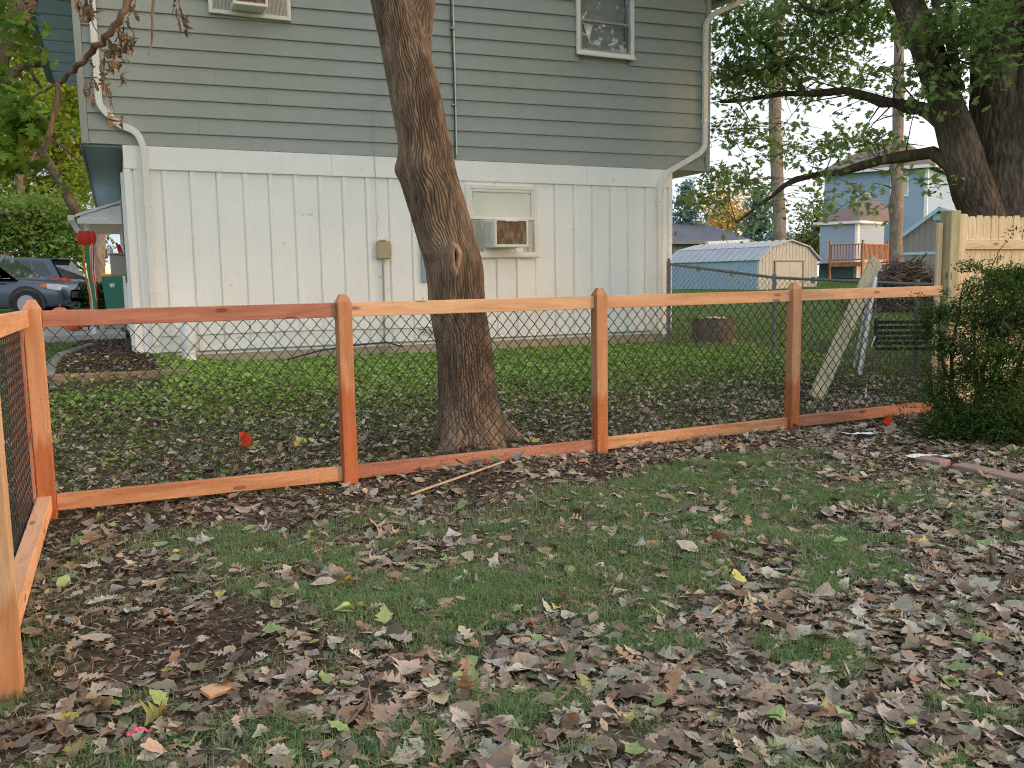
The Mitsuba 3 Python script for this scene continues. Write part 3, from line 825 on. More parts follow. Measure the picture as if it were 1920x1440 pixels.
OAK = leaf_shape([.015, .03, .24, .08, .36, .10, .34, .09, .22, .05, .01])
OAK2 = leaf_shape([.015, .05, .17, .07, .27, .12, .36, .14, .24, .10, .01])
MAPLE = leaf_shape([.02, .20, .46, .24, .56, .34, .30, .16, .20, .08, .01])
OVAL = leaf_shape([.02, .16, .28, .36, .39, .38, .35, .29, .21, .12, .02])
HEART = leaf_shape([.06, .34, .42, .44, .42, .38, .32, .25, .17, .09, .01])
SHAPES_ = [OAK, OAK2, MAPLE, OVAL, HEART]
LF = OAK[1]
TAN, BROWN, GREY, RUST, GREENL, YEL = [np.array(c) for c in ((.37, .29, .22), (.215, .158, .12), (.345, .322, .272), (.28, .175, .11), (.24, .32, .13), (.42, .38, .11))]
EYES = np.array([0, 0])


def curl(v, n, amt):
    """cup, bend and crinkle n copies of a leaf"""
    x, y = v[None, :, 0], v[None, :, 1]
    a, b, c = [rng.normal(0, 1, (n, 1)) for _ in range(3)]
    z = (a * .7 + .5) * x ** 2 * 1.6 + b * .45 * y ** 2 + c * .5 * x * y
    z = z * amt[:, None] + rng.normal(0, .015, (n, v.shape[0])) * (.5 + amt[:, None])
    k = 1 - np.clip(np.abs(a) * amt[:, None] * .3, 0, .6)
    k = k * (1 + rng.normal(0, .16, z.shape)) * rng.uniform(.75, 1.1, (n, 1))
    return np.stack([x * k + .12 * rng.normal(0, 1, (n, 1)) * (y * y - .08), np.broadcast_to(y, z.shape), z], -1)


def in_view(p, margin=.04):
    d = np.asarray(p, float) - EYE
    r_ = _r * math.cos(ROLL) + np.cross(_r, FWD) * math.sin(ROLL)
    z = d @ FWD
    return (z > .3) & (np.abs(d @ r_) < z * (960 / 1620 + margin)) & (np.abs(d @ UP) < z * (720 / 1620 + margin))


def litter_mask(x, y):
    n = patchy(x, y, 2.3, 31)
    m = .17 + 1.9 * np.clip(n - .43, 0, 1) + .30 * np.clip((3.0 - y - .12 * x) / 1.2, 0, 1)
    m = m + 1.3 * blob(x, y, 2.3, 1.75, 1.0, .6) + .7 * blob(x, y, 4.2, 2.9, .7, .45) + .6 * blob(x, y, 3.3, 2.5, .7, .5) + .75 * blob(x, y, .7, 2.3, .45, .35) + .55 * blob(x, y, 1.45, 2.35, .4, .3) + .5 * blob(x, y, 5, 3.7, 1.0, .5)
    m = m + .35 * blob(x, y, 3.2, 5.0, 1.8, .3) + .3 * blob(x, y, .9, 3.6, .6, .25)
    m = m * (1 - .75 * blob(x, y, .1, 3.2, .4, .4)) * (1 - .55 * soil_mask(x, y) * (y > 4.5) * (x < 3.2)) * (1 - .80 * grass_mask(x, y))
    return np.clip(m, 0.02, 1.2)


litter_mask = gridded(litter_mask)


def throw(n, x0, x1, y0, y1, mask, top):
    """n spots, denser where mask is high"""
    out = []
    while sum(map(len, out)) < n:
        q = rng.uniform([x0, y0], [x1, y1], (n * 3, 2))
        out.append(q[rng.random(len(q)) < mask(q[:, 0], q[:, 1]) / top])
    return np.vstack(out)[:n]


def leaf_colours(n, greens=.05):
    k = rng.choice(6, n, p=np.array([.33, .26, .26, .15 - greens, greens * .8, greens * .2]))
    c = np.stack([TAN, BROWN, GREY, RUST, GREENL, YEL])[k] * rng.uniform(.48, 1.42, (n, 1)) * rng.normal(1, .035, (n, 3))
    return np.clip(c, .02, .8), k


def leaves_at(q, sizes, amt, tilt, kinds, col, lift=0.012):
    """one mesh of fallen leaves"""
    V, Fs, C, base = [], [], [], 0
    z = ground_z(q[:, 0], q[:, 1])
    for s in range(5):
        k = np.where(kinds == s)[0]
        if not len(k):
            continue
        v = curl(SHAPES_[s][0], len(k), amt[k])
        R = rot(rng.uniform(0, 6.28, len(k)), tilt[k], rng.normal(0, .35, len(k)) * (.3 + tilt[k]))
        p = np.c_[q[k], z[k] + lift * rng.uniform(.2, 1.6, len(k)) + .28 * sizes[k] * np.abs(np.sin(tilt[k]))]
        vv, ff = scatter(v, LF, p, R, sizes[k])
        V.append(vv)
        Fs.append(ff + base)
        base += len(vv)
        cc = rep_col(col[k], 33)
        vein = np.tile(np.array([1, .86, 1] * 11), len(k))[:, None]
        C.append(cc * vein * rng.uniform(.9, 1.1, (len(cc), 1)))
    return np.vstack(V), np.vstack(Fs), np.vstack(C)


N1 = 17000
q = throw(N1, -.45, 7.3, 1.1, 5.3, lambda x, y: litter_mask(x, y) * (1.15 if True else 0), 1.2)
z = ground_z(q[:, 0], q[:, 1])
q = q[in_view(np.c_[q, z], .10)]
for a, b, w in (((4.782, 4.011, 0.02), (4.796, 3.246, 0.02), .09), ((1.535, 4.883, 0.02), (2.277, 5.172, 0.02), .035), ((5.031, 4.932, 0.03), (5.22, 4.823, 0.03), .08), ((4.824, 4.133, 0.03), (4.934, 3.911, 0.03), .07)):
    a, b = np.array(a[:2]), np.array(b[:2])               # pavers, wood strip, scrap and puddle shine lie on top of the leaves
    t = np.clip((q - a) @ (b - a) / ((b - a) @ (b - a)), 0, 1)
    q = q[np.linalg.norm(q - a - t[:, None] * (b - a), axis=1) > w]
sz = rng.lognormal(math.log(.056), .34, len(q)).clip(.022, .115)
col, kind_ = leaf_colours(len(q), .05)
shp = rng.choice(5, len(q), p=[.36, .24, .14, .14, .12])
shp = np.where((kind_ == 2), rng.choice([0, 1, 3, 4, 4, 2], len(q)), shp)
shp = np.where(kind_ >= 4, rng.choice([2, 4, 3], len(q)), shp)
amt = np.where(shp >= 3, rng.uniform(.2, .8, len(q)), rng.uniform(.25, 1.0, len(q)))
tlt = np.abs(rng.normal(0, .22, len(q))) + (rng.random(len(q)) < .08) * rng.uniform(.2, .7, len(q))
dist = np.linalg.norm(np.c_[q, 0 * sz] - EYE, axis=1)
seen = in_view(np.c_[q, ground_z(q[:, 0], q[:, 1])], -.02)
order = np.argsort(-(sz / dist) * seen)
big, rest = order[:300], order[300:]
hue = ['tan', 'dark brown', 'grey weathered', 'rust orange', 'green', 'yellow']
form = ['deeply lobed oak', 'narrow lobed oak', 'broad maple', 'oval', 'heart-shaped']
nth = ['first', 'second', 'third', 'fourth', 'fifth', 'sixth', 'seventh', 'eighth', 'ninth', 'tenth']
right_ = _r * math.cos(ROLL) + np.cross(_r, FWD) * math.sin(ROLL)
dq = np.c_[q, ground_z(q[:, 0], q[:, 1])] - EYE
scr = (dq @ right_) / (dq @ FWD)
fam = {}
for i in big:
    fam.setdefault((int(kind_[i]), int(shp[i])), []).append(i)
for (kc, ks), mem in fam.items():
    mem = sorted(mem, key=lambda i: scr[i])
    for j, i in enumerate(mem):
        k = np.array([i])
        v, f, c = leaves_at(q[k], sz[k], amt[k], tlt[k], shp[k], col[k], .020)
        key = uniq('fallen_leaf')
        scene[key] = mikit.ply((v, f), 'dry_leaf', smooth=True, color=np.clip(c, 0, 1))
        what = f'{hue[kc]} {form[ks]} leaf'
        if len(mem) <= 10:
            tag(key, (f'{nth[j]} {what} from the left among the near leaves' if len(mem) > 1 else f'only {what} among the near leaves on the lawn'), 'leaf', what + ' group in the foreground')
        else:
            tag(key, f'{what} lying on the lawn near the viewer', 'leaf', what + ' group in the foreground')
v, f, c = leaves_at(q[rest], sz[rest], amt[rest], tlt[rest], shp[rest], col[rest], .020)
# behind the fence: smaller in the picture, more of them, some still green
q2 = throw(10500, -1.5, 8.0, 5.35, 10.6, lambda x, y: .2 + .9 * patchy(x, y, 2, 41) * np.clip(1.2 - (y - 5.4) / 3.1, .06, 1), 1.1)
n2 = len(q2)
s2 = rng.lognormal(math.log(.052), .35, n2).clip(.022, .12)
c2, k2 = leaf_colours(n2, .10)
sh2 = rng.choice(5, n2)
v2, f2, cc2 = leaves_at(q2, s2, rng.uniform(.2, 1.0, n2), np.abs(rng.normal(0, .3, n2)), sh2, c2 * 1.0, .03)
# crumbs of broken leaf and bark between them
n3 = 30000
q3 = throw(n3, -.5, 7.4, 1.0, 6.6, lambda x, y: .35 + .65 * litter_mask(x, y), 1.2)
s3 = rng.uniform(.006, .026, n3)
c3, _ = leaf_colours(n3, .01)
vt = np.array([(-.5, -.3, 0), (.45, -.4, .1), (.5, .3, -.05), (-.3, .45, .12)])
v3, f3 = scatter(vt, np.array([(0, 1, 2), (0, 2, 3)]), np.c_[q3, ground_z(q3[:, 0], q3[:, 1]) + .006], rot(rng.uniform(0, 6.28, n3), rng.normal(0, .4, n3), rng.normal(0, .4, n3)), s3)
lv = np.vstack([v, v2, v3])
lf = np.vstack([f, f2 + len(v), f3 + len(v) + len(v2)])
lc = np.vstack([c, cc2, rep_col(c3 * .8, 4)])
scene['leaf_litter'] = mikit.ply((lv, lf), 'dry_leaf', smooth=True, color=np.clip(lc, 0, 1))
tag('leaf_litter', 'brown and grey leaf litter spread over the yard', 'leaf litter', kind='stuff')

# clods of dug earth
n5 = 17000
q5 = throw(n5, -.6, 7.4, 2.2, 7.2, lambda x, y: soil_mask(x, y) ** 1.5 + .02, 1.05)
ico = trimesh.creation.icosahedron()
v5, f5 = scatter(np.asarray(ico.vertices) * (1 + rng.normal(0, .18, (n5, 12, 1))) * [1, 1, .7], np.asarray(ico.faces), np.c_[q5, ground_z(q5[:, 0], q5[:, 1]) + .002], rot(rng.uniform(0, 6.28, n5), 0, 0), rng.lognormal(math.log(.009), .5, n5).clip(.004, .026))
c5 = np.array([.085, .064, .050]) * rng.uniform(.5, 1.6, (n5, 1))
scene['soil_clods'] = mikit.ply((v5, f5), 'ground_mat', color=rep_col(c5, 12))
tag('soil_clods', 'crumbly clods of dark dug earth along the new fence', 'soil', kind='stuff')

# grass: single blades, tufted
n = 290000
q = throw(n, -.5, 7.3, 1.1, 5.5, lambda x, y: .045 + 1.05 * grass_mask(x, y) * (1 - .9 * soil_mask(x, y)) + .10 * patchy(x, y, 9, 50) - .16 * soil_mask(x, y) - .75 * np.clip(litter_mask(x, y) - .28, 0, 1), 1.2)
q = q[in_view(np.c_[q, ground_z(q[:, 0], q[:, 1])], .06)]


def blades(q, hmin, hmax, w, tint):
    n = len(q)
    z = ground_z(q[:, 0], q[:, 1])
    a, lean = rng.uniform(0, 6.28, n), rng.uniform(.15, 1.15, n)
    hh = rng.uniform(hmin, hmax, n)
    d = np.stack([np.cos(a), np.sin(a), 0 * a], 1)
    s = np.stack([-np.sin(a), np.cos(a), 0 * a], 1) * (w * rng.uniform(.7, 1.3, n))[:, None]
    p0 = np.c_[q, z - .004]
    p1 = p0 + d * (hh * lean * .30)[:, None] + np.array([0, 0, 1]) * (hh * .62)[:, None]
    p2 = p0 + d * (hh * lean)[:, None] + np.array([0, 0, 1]) * (hh * (1 - .3 * lean))[:, None]
    v = np.stack([p0 - s / 2, p0 + s / 2, p1 - s * .4, p1 + s * .4, p2], 1).reshape(-1, 3)
    f = (np.array([(0, 1, 3), (0, 3, 2), (2, 3, 4)])[None] + (np.arange(n) * 5)[:, None, None]).reshape(-1, 3)
    dry = rng.random(n) < .16 + .22 * (1 - np.clip(grass_mask(q[:, 0], q[:, 1]) * 1.5, 0, 1))
    c = np.where(dry[:, None], np.array([.42, .37, .25]), np.array(tint)) * rng.uniform(.6, 1.35, (n, 1)) * rng.normal(1, .05, (n, 3))
    return v, f, rep_col(np.clip(c, .01, .9), 5)


# dead stems and clippings lying flat among the blades
n4 = 60000
q4 = throw(n4, -.5, 7.4, 1.0, 5.6, lambda x, y: 1 - .5 * soil_mask(x, y), 1)
q4 = q4[in_view(np.c_[q4, 0 * q4[:, :1]], .06)]
n4 = len(q4)
vt4 = np.array([(-.035, -.5, 0), (.035, -.5, 0), (.05, 0, .08), (.0, .5, .02)])
v4, f4 = scatter(vt4, np.array([(0, 1, 2), (0, 2, 3)]), np.c_[q4, ground_z(q4[:, 0], q4[:, 1]) + rng.uniform(.002, .018, n4)], rot(rng.uniform(0, 6.28, n4), rng.normal(0, .3, n4), rng.normal(0, .5, n4)), rng.uniform(.02, .06, n4))
c4 = np.array([.30, .25, .17]) * rng.uniform(.35, 1.2, (n4, 1)) * rng.normal(1, .05, (n4, 3))
scene['dry_clippings'] = mikit.ply((v4, f4), 'dry_leaf', color=rep_col(np.clip(c4, .01, .8), 4))
tag('dry_clippings', 'dead straw-coloured stems lying in the thin lawn', 'thatch', kind='stuff')
v1, f1, c1 = blades(q, .022, .062, .0034, (.215, .345, .15))
# the next yard's lawn beyond the old fence and by the drive, coarser with distance
qa = np.vstack([throw(26000, 7.3, 17, 7, 20, lambda x, y: np.where(x > 8.2 - (y - 7) * .22, .5 + patchy(x, y, 1, 60), 0), 1.6), throw(12000, -3.5, .1, 11.5, 15, lambda x, y: .8 + 0 * x, 1), throw(9000, 16, 34, 14, 40, lambda x, y: .8 + 0 * x, 1)])
v2, f2, c2 = blades(qa, .03, .075, .011, (.125, .27, .06))
qb = throw(14000, -1.2, 8.0, 5.6, 10.5, lambda x, y: .3 + patchy(x, y, 2, 61), 1.4)
v3, f3, c3 = blades(qb, .03, .08, .006, (.15, .24, .07))
scene['grass'] = mikit.ply((np.vstack([v1, v2, v3]), np.vstack([f1, f2 + len(v1), f3 + len(v1) + len(v2)])), 'leaf', color=np.vstack([c1, c2, c3]))
tag('grass', 'short thin lawn grass in uneven green patches', 'grass', kind='stuff')

# low ground ivy behind the fence, lush along the house wall
n = 72000
q = throw(n, -1.0, 8.6, 5.5, 10.97, lambda x, y: (np.clip((y - 6.9) / 2.2, 0, 1) * 1.2 + .62 * np.clip(1.4 * (patchy(x, y, 1.6, 70) - .35), 0, 1) + .32 * np.clip((x - 2.6) / 2, 0, 1) * np.clip((y - 6) / 1.2, 0, 1)) * (1 - .8 * soil_mask(x, y)) * np.where((x < .35) & (y > 8.6), .05, 1), 1.6)
n = len(q)
disc = np.array([(0, 0, -.10)] + [(math.cos(a) * r, math.sin(a) * r, 0.0) for a, r in zip(np.arange(6) * 1.047, (.5, .46, .5, .44, .5, .3))])
df = np.array([(0, i, i % 6 + 1) for i in range(1, 7)])
lush = np.clip((q[:, 1] - 7.2) / 1.8, 0, 1)
v, f = scatter(disc, df, np.c_[q, ground_z(q[:, 0], q[:, 1]) + rng.uniform(.008, .05, n) * (.6 + lush * .8)], rot(rng.uniform(0, 6.28, n), rng.normal(0, .45, n), rng.normal(0, .45, n)), rng.uniform(.026, .055, n))
c = (np.array([.24, .32, .11]) * (1 - lush[:, None]) + np.array([.38, .55, .15]) * lush[:, None]) * rng.uniform(.4, 1.4, (n, 1)) * rng.normal(1, .06, (n, 3))
scene['ground_ivy'] = mikit.ply((v, f), 'leaf', color=rep_col(np.clip(c, .01, .9), 7))
tag('ground_ivy', 'low round-leaved green weeds between the fence and the house', 'ground cover', kind='stuff')

# ---------------------------------------------------------------- foliage helpers
STAR = leaf_shape([.02, .30, .10, .50, .16, .36, .08, .16, .01])
ELL = leaf_shape([.02, .2, .27, .2, .02])
QUAD = (np.array([(0, -.5, 0), (.30, .0, .06), (0, .5, 0), (-.30, .0, .06)]), np.array([(0, 1, 2), (0, 2, 3)]))


def foliage(spots, tpl, size, tint, var=.35, hang=.5, yellow=None, clump=7, spread=.16):
    """leaves in small sprays inside ellipsoids: spots = [(centre, (rx, ry, rz), number)]"""
    P, S = [], []
    for c, r, n in spots:
        m = max(1, n // clump)
        d = rng.normal(0, 1, (m, 3))
        d /= np.linalg.norm(d, axis=1, keepdims=True)
        k = np.array(c) + d * (rng.random((m, 1)) ** (1 / 2.4)) * np.array(r)
        k = np.repeat(k, clump, 0)
        P.append(k + rng.normal(0, 1, k.shape) * spread * np.array([1, 1, .55]))
    P = np.vstack(P)
    n = len(P)
    R = rot(rng.uniform(0, 6.28, n), rng.normal(-.5 * hang, .55, n), rng.normal(0, .55, n))
    v, f = scatter(tpl[0], tpl[1], P, R, size * rng.uniform(.65, 1.25, n))
    c = np.array(tint) * rng.uniform(1 - var, 1 + var, (n, 1)) * rng.normal(1, .06, (n, 3))
    if yellow is not None:
        w = rng.random((n, 1)) * yellow[1] * 2 * meshkit.noise(P * .6, 3)[:, None]
        c = c * (1 - w) + np.array(yellow[0]) * w * rng.uniform(.7, 1.2, (n, 1))
    return v, f, rep_col(np.clip(c, .01, .9), len(tpl[0]))


def put_leaves(key, *a, **k):
    v, f, c = foliage(*a, **k)
    key = uniq(key)
    scene[key] = mikit.ply((v, f), 'leaf', color=c)
    return key


def limb(m, pts, r0, r1, n=18, sides=9, rough=.10):
    p = smooth_path(pts, n)
    L = np.linalg.norm(np.asarray(pts[-1]) - np.asarray(pts[0]))
    p[1:-1] += rng.normal(0, .012 * min(L, 2), (n - 2, 3)) * .6
    r = np.linspace(r0, r1, n) * (1 + rng.normal(0, rough, n))
    m.tube(p, r, sides)
    return p


def twigs(m, path, n, length, r, up=.2):
    ends = []
    for i in rng.integers(len(path) // 5, len(path), n):
        d = rng.normal(0, 1, 3)
        d[2] = d[2] * .5 + up
        d /= np.linalg.norm(d)
        L = length * rng.uniform(.5, 1.3)
        mid = path[i] + d * L * .5 + rng.normal(0, .06, 3) * L
        e = path[i] + d * L + np.array([0, 0, -.12 * L])
        m.tube([path[i], mid, e], [r, r * .7, r * .3], 4, caps=False)
        ends.append(e)
    return ends


# crown of the maple, above the picture: it shades the yard
m = MB()
c1 = limb(m, [(1.72, 6.1, 3.9), (1.3, 6.4, 5.2), (.6, 6.8, 6.6), (-.2, 7.0, 7.8)], .14, .05)
c2 = limb(m, [(2.5, 6.15, 4.4), (3.0, 6.3, 5.6), (3.8, 6.2, 6.8), (4.6, 6.4, 7.8)], .10, .04)
c3 = limb(m, [(1.5, 6.2, 4.6), (1.2, 5.4, 5.6), (1.2, 4.6, 6.6)], .07, .03)
m.put(TR + '__branch', 'dark_bark', smooth=True)
put_leaves(TR + '__crown', [((.3, 6.6, 7.3), (2.2, 1.9, 1.2), 1100), ((2.4, 6.4, 8.3), (2.4, 2.0, 1.4), 1300), ((4.4, 6.4, 7.4), (2.0, 1.8, 1.1), 1000), ((1.4, 4.6, 7.1), (1.8, 1.6, 1.0), 700)], STAR, .15, (.07, .14, .03), yellow=((.3, .3, .04), .3), spread=.22)

# ---------------------------------------------------------------- the big dark tree behind the picket fence
BT = thing('shade_tree', 'huge dark forked tree rising behind the pale picket fence', 'tree')
v, f = bark_tube([(10.574, 7.475, 0.391), (10.617, 7.667, 2.04), (10.635, 7.72, 2.521), (10.624, 7.805, 3.14), (10.641, 7.894, 3.896), (10.685, 7.988, 4.789), (10.768, 8.091, 5.887)], [.60, .46, .44, .41, .37, .35, .30], 200, 230, .022, .07, seed=41, stretch=7)
MB().mesh((v, f)).put(BT + '__trunk', 'dark_bark', smooth=True)
v, f = bark_tube([(10.14, 7.644, 1.897), (10.038, 7.733, 2.236), (9.933, 7.842, 2.711), (9.809, 7.972, 3.287), (9.66, 8.113, 3.863), (9.525, 8.239, 4.372), (9.395, 8.347, 4.746), (9.236, 8.497, 5.357)], [.26, .27, .245, .215, .20, .20, .19, .17], 200, 150, .018, .06, seed=47, stretch=7)
MB().mesh((v, f)).put(BT + '__limb', 'dark_bark', smooth=True)
v, f = bark_tube([(10.635, 7.72, 2.521), (10.624, 7.587, 3.17), (10.659, 7.439, 3.86), (10.69, 7.297, 4.588), (10.74, 7.225, 5.07)], [.10, .20, .22, .22, .20], 90, 110, .018, .06, seed=49, stretch=7)
MB().mesh((v, f)).put(BT + '__limb', 'dark_bark', smooth=True)
tw = []
m = MB()
for pts, r0, r1, nt, ln in ((((9.825, 7.874, 2.578), (9.825, 8.119, 2.763), (9.874, 8.554, 2.887), (9.967, 9.174, 2.875), (9.981, 9.824, 2.822), (9.841, 10.549, 2.808), (9.64, 11.159, 2.536), (9.409, 11.659, 2.179)), .095, .018, 24, .8),
                            (((9.812, 7.94, 3.05), (9.931, 8.244, 3.255), (10.03, 8.672, 3.496), (10.138, 9.319, 3.747), (10.139, 10.128, 4.027), (9.995, 10.872, 4.15), (9.804, 11.518, 4.198), (9.426, 12.135, 4.223)), .095, .026, 30, .9),
                            (((9.995, 10.754, 4.094), (9.939, 11.061, 4.561), (9.79, 11.392, 4.896), (9.705, 11.818, 5.329), (9.749, 12.227, 6.086)), .042, .02, 12, .7),
                            (((9.625, 8.146, 3.999), (9.729, 8.037, 4.372), (9.778, 7.959, 4.805)), .05, .04, 5, .4),
                            (((9.759, 7.807, 3.546), (9.564, 7.874, 4.249), (9.304, 7.954, 4.809)), .06, .045, 6, .5),
                            (((10.102, 7.781, 3.696), (9.943, 7.702, 4.242), (9.864, 7.583, 4.764)), .09, .08, 4, .4),
                            (((9.413, 8.312, 4.543), (9.521, 8.987, 5.015), (9.606, 9.838, 5.057), (9.579, 10.809, 5.639)), .05, .02, 16, .8)):
    p = limb(m, pts, r0, r1)
    tw += twigs(m, p, nt, ln, r1 * .35 + .003)
m.put(BT + '__branch', 'dark_bark', smooth=True)


def px_spot(p, rx, rz, ry, n):
    return (p, (rx, ry, rz), n)


sp = [px_spot(e, .32, .16, .32, 30) for e in tw if True]
sp += [px_spot((9.453, 11.574, 5.116), .70, .70, .7, 960), px_spot((9.778, 11.246, 4.572), .75, .42, .7, 570), px_spot((10.503, 10.741, 4.925), .70, .62, .7, 720), px_spot((10.65, 10.04, 5.151), .6, .40, .6, 450), px_spot((10.304, 10.891, 5.388), .8, .45, .7, 600),
       px_spot((9.32, 11.661, 4.46), .4, .35, .5, 390), px_spot((9.186, 11.611, 3.603), .3, .35, .4, 195), px_spot((9.833, 11.273, 3.247), .6, .22, .4, 165), px_spot((10.247, 10.424, 3.269), .5, .25, .4, 195), px_spot((9.412, 11.409, 2.826), .55, .25, .4, 180),
       px_spot((9.115, 11.994, 2.881), .42, .38, .4, 180), px_spot((9.006, 11.987, 2.441), .4, .25, .4, 150), px_spot((10.181, 9.333, 3.144), .4, .2, .3, 105), px_spot((10.172, 9.687, 2.426), .3, .28, .3, 90), px_spot((10.076, 10.386, 2.368), .25, .25, .3, 54), px_spot((9.863, 11.319, 3.719), .6, .14, .4, 75), px_spot((10.785, 10.353, 4.616), .4, .5, .5, 135),
       px_spot((9.212, 7.7, 4.23), .4, .22, .4, 195), px_spot((9.379, 7.395, 4.166), .38, .28, .4, 360), px_spot((9.525, 7.277, 3.757), .22, .25, .3, 135), px_spot((9.199, 7.852, 3.64), .2, .3, .3, 120), px_spot((9.67, 7.214, 3.785), .15, .15, .3, 45), px_spot((9.361, 7.744, 3.377), .13, .22, .3, 54), px_spot((9.763, 7.244, 4.347), .3, .15, .3, 120), px_spot((9.321, 7.858, 2.394), .15, .10, .2, 33), px_spot((9.5, 7.772, 2.357), .1, .13, .2, 24)]
put_leaves(BT + '__crown', sp, STAR, .104, (.24, .37, .14), var=.4, yellow=((.34, .40, .12), .35), spread=.125, clump=9)
m = MB()
for c, r, n in sp:
    if n < 45:
        continue
    for j in range(max(3, n // 40)):
        d = rng.normal(0, 1, 3) * np.array(r) * .9
        c_ = np.array(c)
        m.tube([c_ + rng.normal(0, .05, 3), c_ + d * .5 + [0, 0, .04], c_ + d], [.008, .006, .003], 4, caps=False)
m.put(BT + '__twig', 'dark_bark', kind='stuff')
# its canopy reaches on over the yard and to the right, outside the picture
put_leaves(BT + '__crown', [((10.742, 7.957, 6.476), (3.2, 3, 1.6), 2600), ((7.547, 8.3, 6.472), (2.6, 2.4, 1.2), 1500), ((11.5, 4.5, 7.2), (2.6, 2.8, 1.6), 1600)], STAR, .19, (.07, .13, .03), spread=.3)

# ---------------------------------------------------------------- the shrub by the corner
SH = thing('shrub', 'dark green fine-leaved evergreen shrub in front of the pale picket fence', 'shrub')
base = np.array([6.22, 4.55])
base = np.array([*(6.353, 4.705, 0.03)[:2]])
m = MB()
tips = []
for tx, ty, D in ((1800, 560, 6.5), (1850, 520, 6.4), (1905, 540, 6.3), (1960, 560, 6.3), (1760, 600, 6.7), (1745, 690, 6.7), (1800, 640, 6.3), (1880, 600, 6.2), (1930, 650, 6.1), (1830, 590, 6.6), (1990, 640, 6.2)):
    d_ = FWD * 0
    px_, py_ = (tx - 960) / 1620, (ty - 720) / 1620
    r_ = _r * math.cos(ROLL) + np.cross(_r, FWD) * math.sin(ROLL)
    e = EYE + D * (FWD + px_ * r_ - py_ * UP)
    s = np.array([base[0] + rng.normal(0, .12), base[1] + rng.normal(0, .10), -.02])
    mid = s * .55 + e * .45 + np.array([rng.normal(0, .05), rng.normal(0, .05), -.10])
    p = limb(m, [s, mid, e], .024, .008, 12, 6)
    tips += twigs(m, p[3:], 19, .33, .004, .35)
m.put(SH + '__stem', 'dark_bark', smooth=True)
NEEDLE = (np.array([(0, -.5, 0), (.16, 0, .03), (0, .5, 0), (-.16, 0, .03)]), QUAD[1])
S_ = [px_spot((6.066, 4.411, 1.072), .33, .25, .33, 6200), px_spot((5.925, 4.45, 0.875), .22, .17, .25, 2000), px_spot((6.137, 4.238, 0.836), .26, .24, .3, 2800), px_spot((6.09, 4.31, 1.23), .20, .10, .2, 1800), px_spot((5.818, 4.785, 0.95), .14, .10, .14, 1400), px_spot((5.853, 4.682, 0.704), .16, .10, .18, 1300),
      px_spot((5.775, 4.841, 0.803), .07, .06, .1, 320), px_spot((5.775, 4.675, 0.376), .12, .16, .16, 1100), px_spot((5.715, 4.454, 0.161), .26, .12, .25, 2600), px_spot((5.856, 4.168, 0.15), .30, .13, .28, 3300), px_spot((5.564, 4.512, 0.084), .12, .06, .15, 900), px_spot((6.019, 4.138, 0.495), .16, .18, .2, 1300),
      px_spot((5.825, 4.331, 0.449), .20, .12, .2, 900), px_spot((5.866, 4.545, 0.548), .10, .10, .14, 500), px_spot((5.88, 4.527, 1.315), .09, .05, .1, 300), px_spot((5.724, 4.248, 0.307), .27, .16, .3, 1300), px_spot((5.734, 4.564, 0.227), .16, .12, .2, 800), px_spot((5.812, 4.108, 0.395), .22, .14, .25, 1300), px_spot((5.71, 4.227, 0.095), .22, .09, .22, 1000), px_spot((5.817, 4.25, 0.653), .22, .14, .25, 1500), px_spot((5.884, 4.115, 0.698), .2, .2, .25, 1000)]
S_ += [px_spot((6.259, 4.083, 0.916), .28, .22, .3, 3600), px_spot((6.274, 3.917, 0.538), .22, .2, .25, 2000), px_spot((6.015, 3.883, 0.216), .26, .13, .26, 2600), px_spot((6.466, 3.978, 0.835), .2, .16, .22, 1500)]
S_ += [px_spot(t, .06, .05, .06, 34) for t in tips]
put_leaves(SH + '__foliage', S_, NEEDLE, .036, (.08, .155, .042), var=.6, yellow=((.17, .19, .05), .35), clump=9, spread=.028)

# ---------------------------------------------------------------- trees of the left background
def crown_tree(name, label, base, height, spots, trunk_r, tint, size, yellow=None, barkm='dark_bark', tpl=QUAD, group=None, lean=(0, 0), clump=9, spread=.45, branches=6):
    t = thing(name, label, 'tree', group)
    m = MB()
    b = np.array(base, float)
    top = b + np.array([lean[0], lean[1], height])
    limb(m, [b - [0, 0, .3], b * .6 + top * .4, top], trunk_r, trunk_r * .4, 14, 10)
    m.put(t + '__trunk', barkm, smooth=True)
    for i in range(min(branches, len(spots))):
        m = MB()
        c = np.array(spots[i][0])
        s = b + (top - b) * rng.uniform(.35, .9)
        limb(m, [s, s * .5 + c * .5 + [0, 0, .3], c], trunk_r * .35, trunk_r * .1, 8, 6)
        m.put(t + '__branch', barkm, smooth=True)
    put_leaves(t + '__crown', spots, tpl, size, tint, yellow=yellow, clump=clump, spread=spread)
    return t


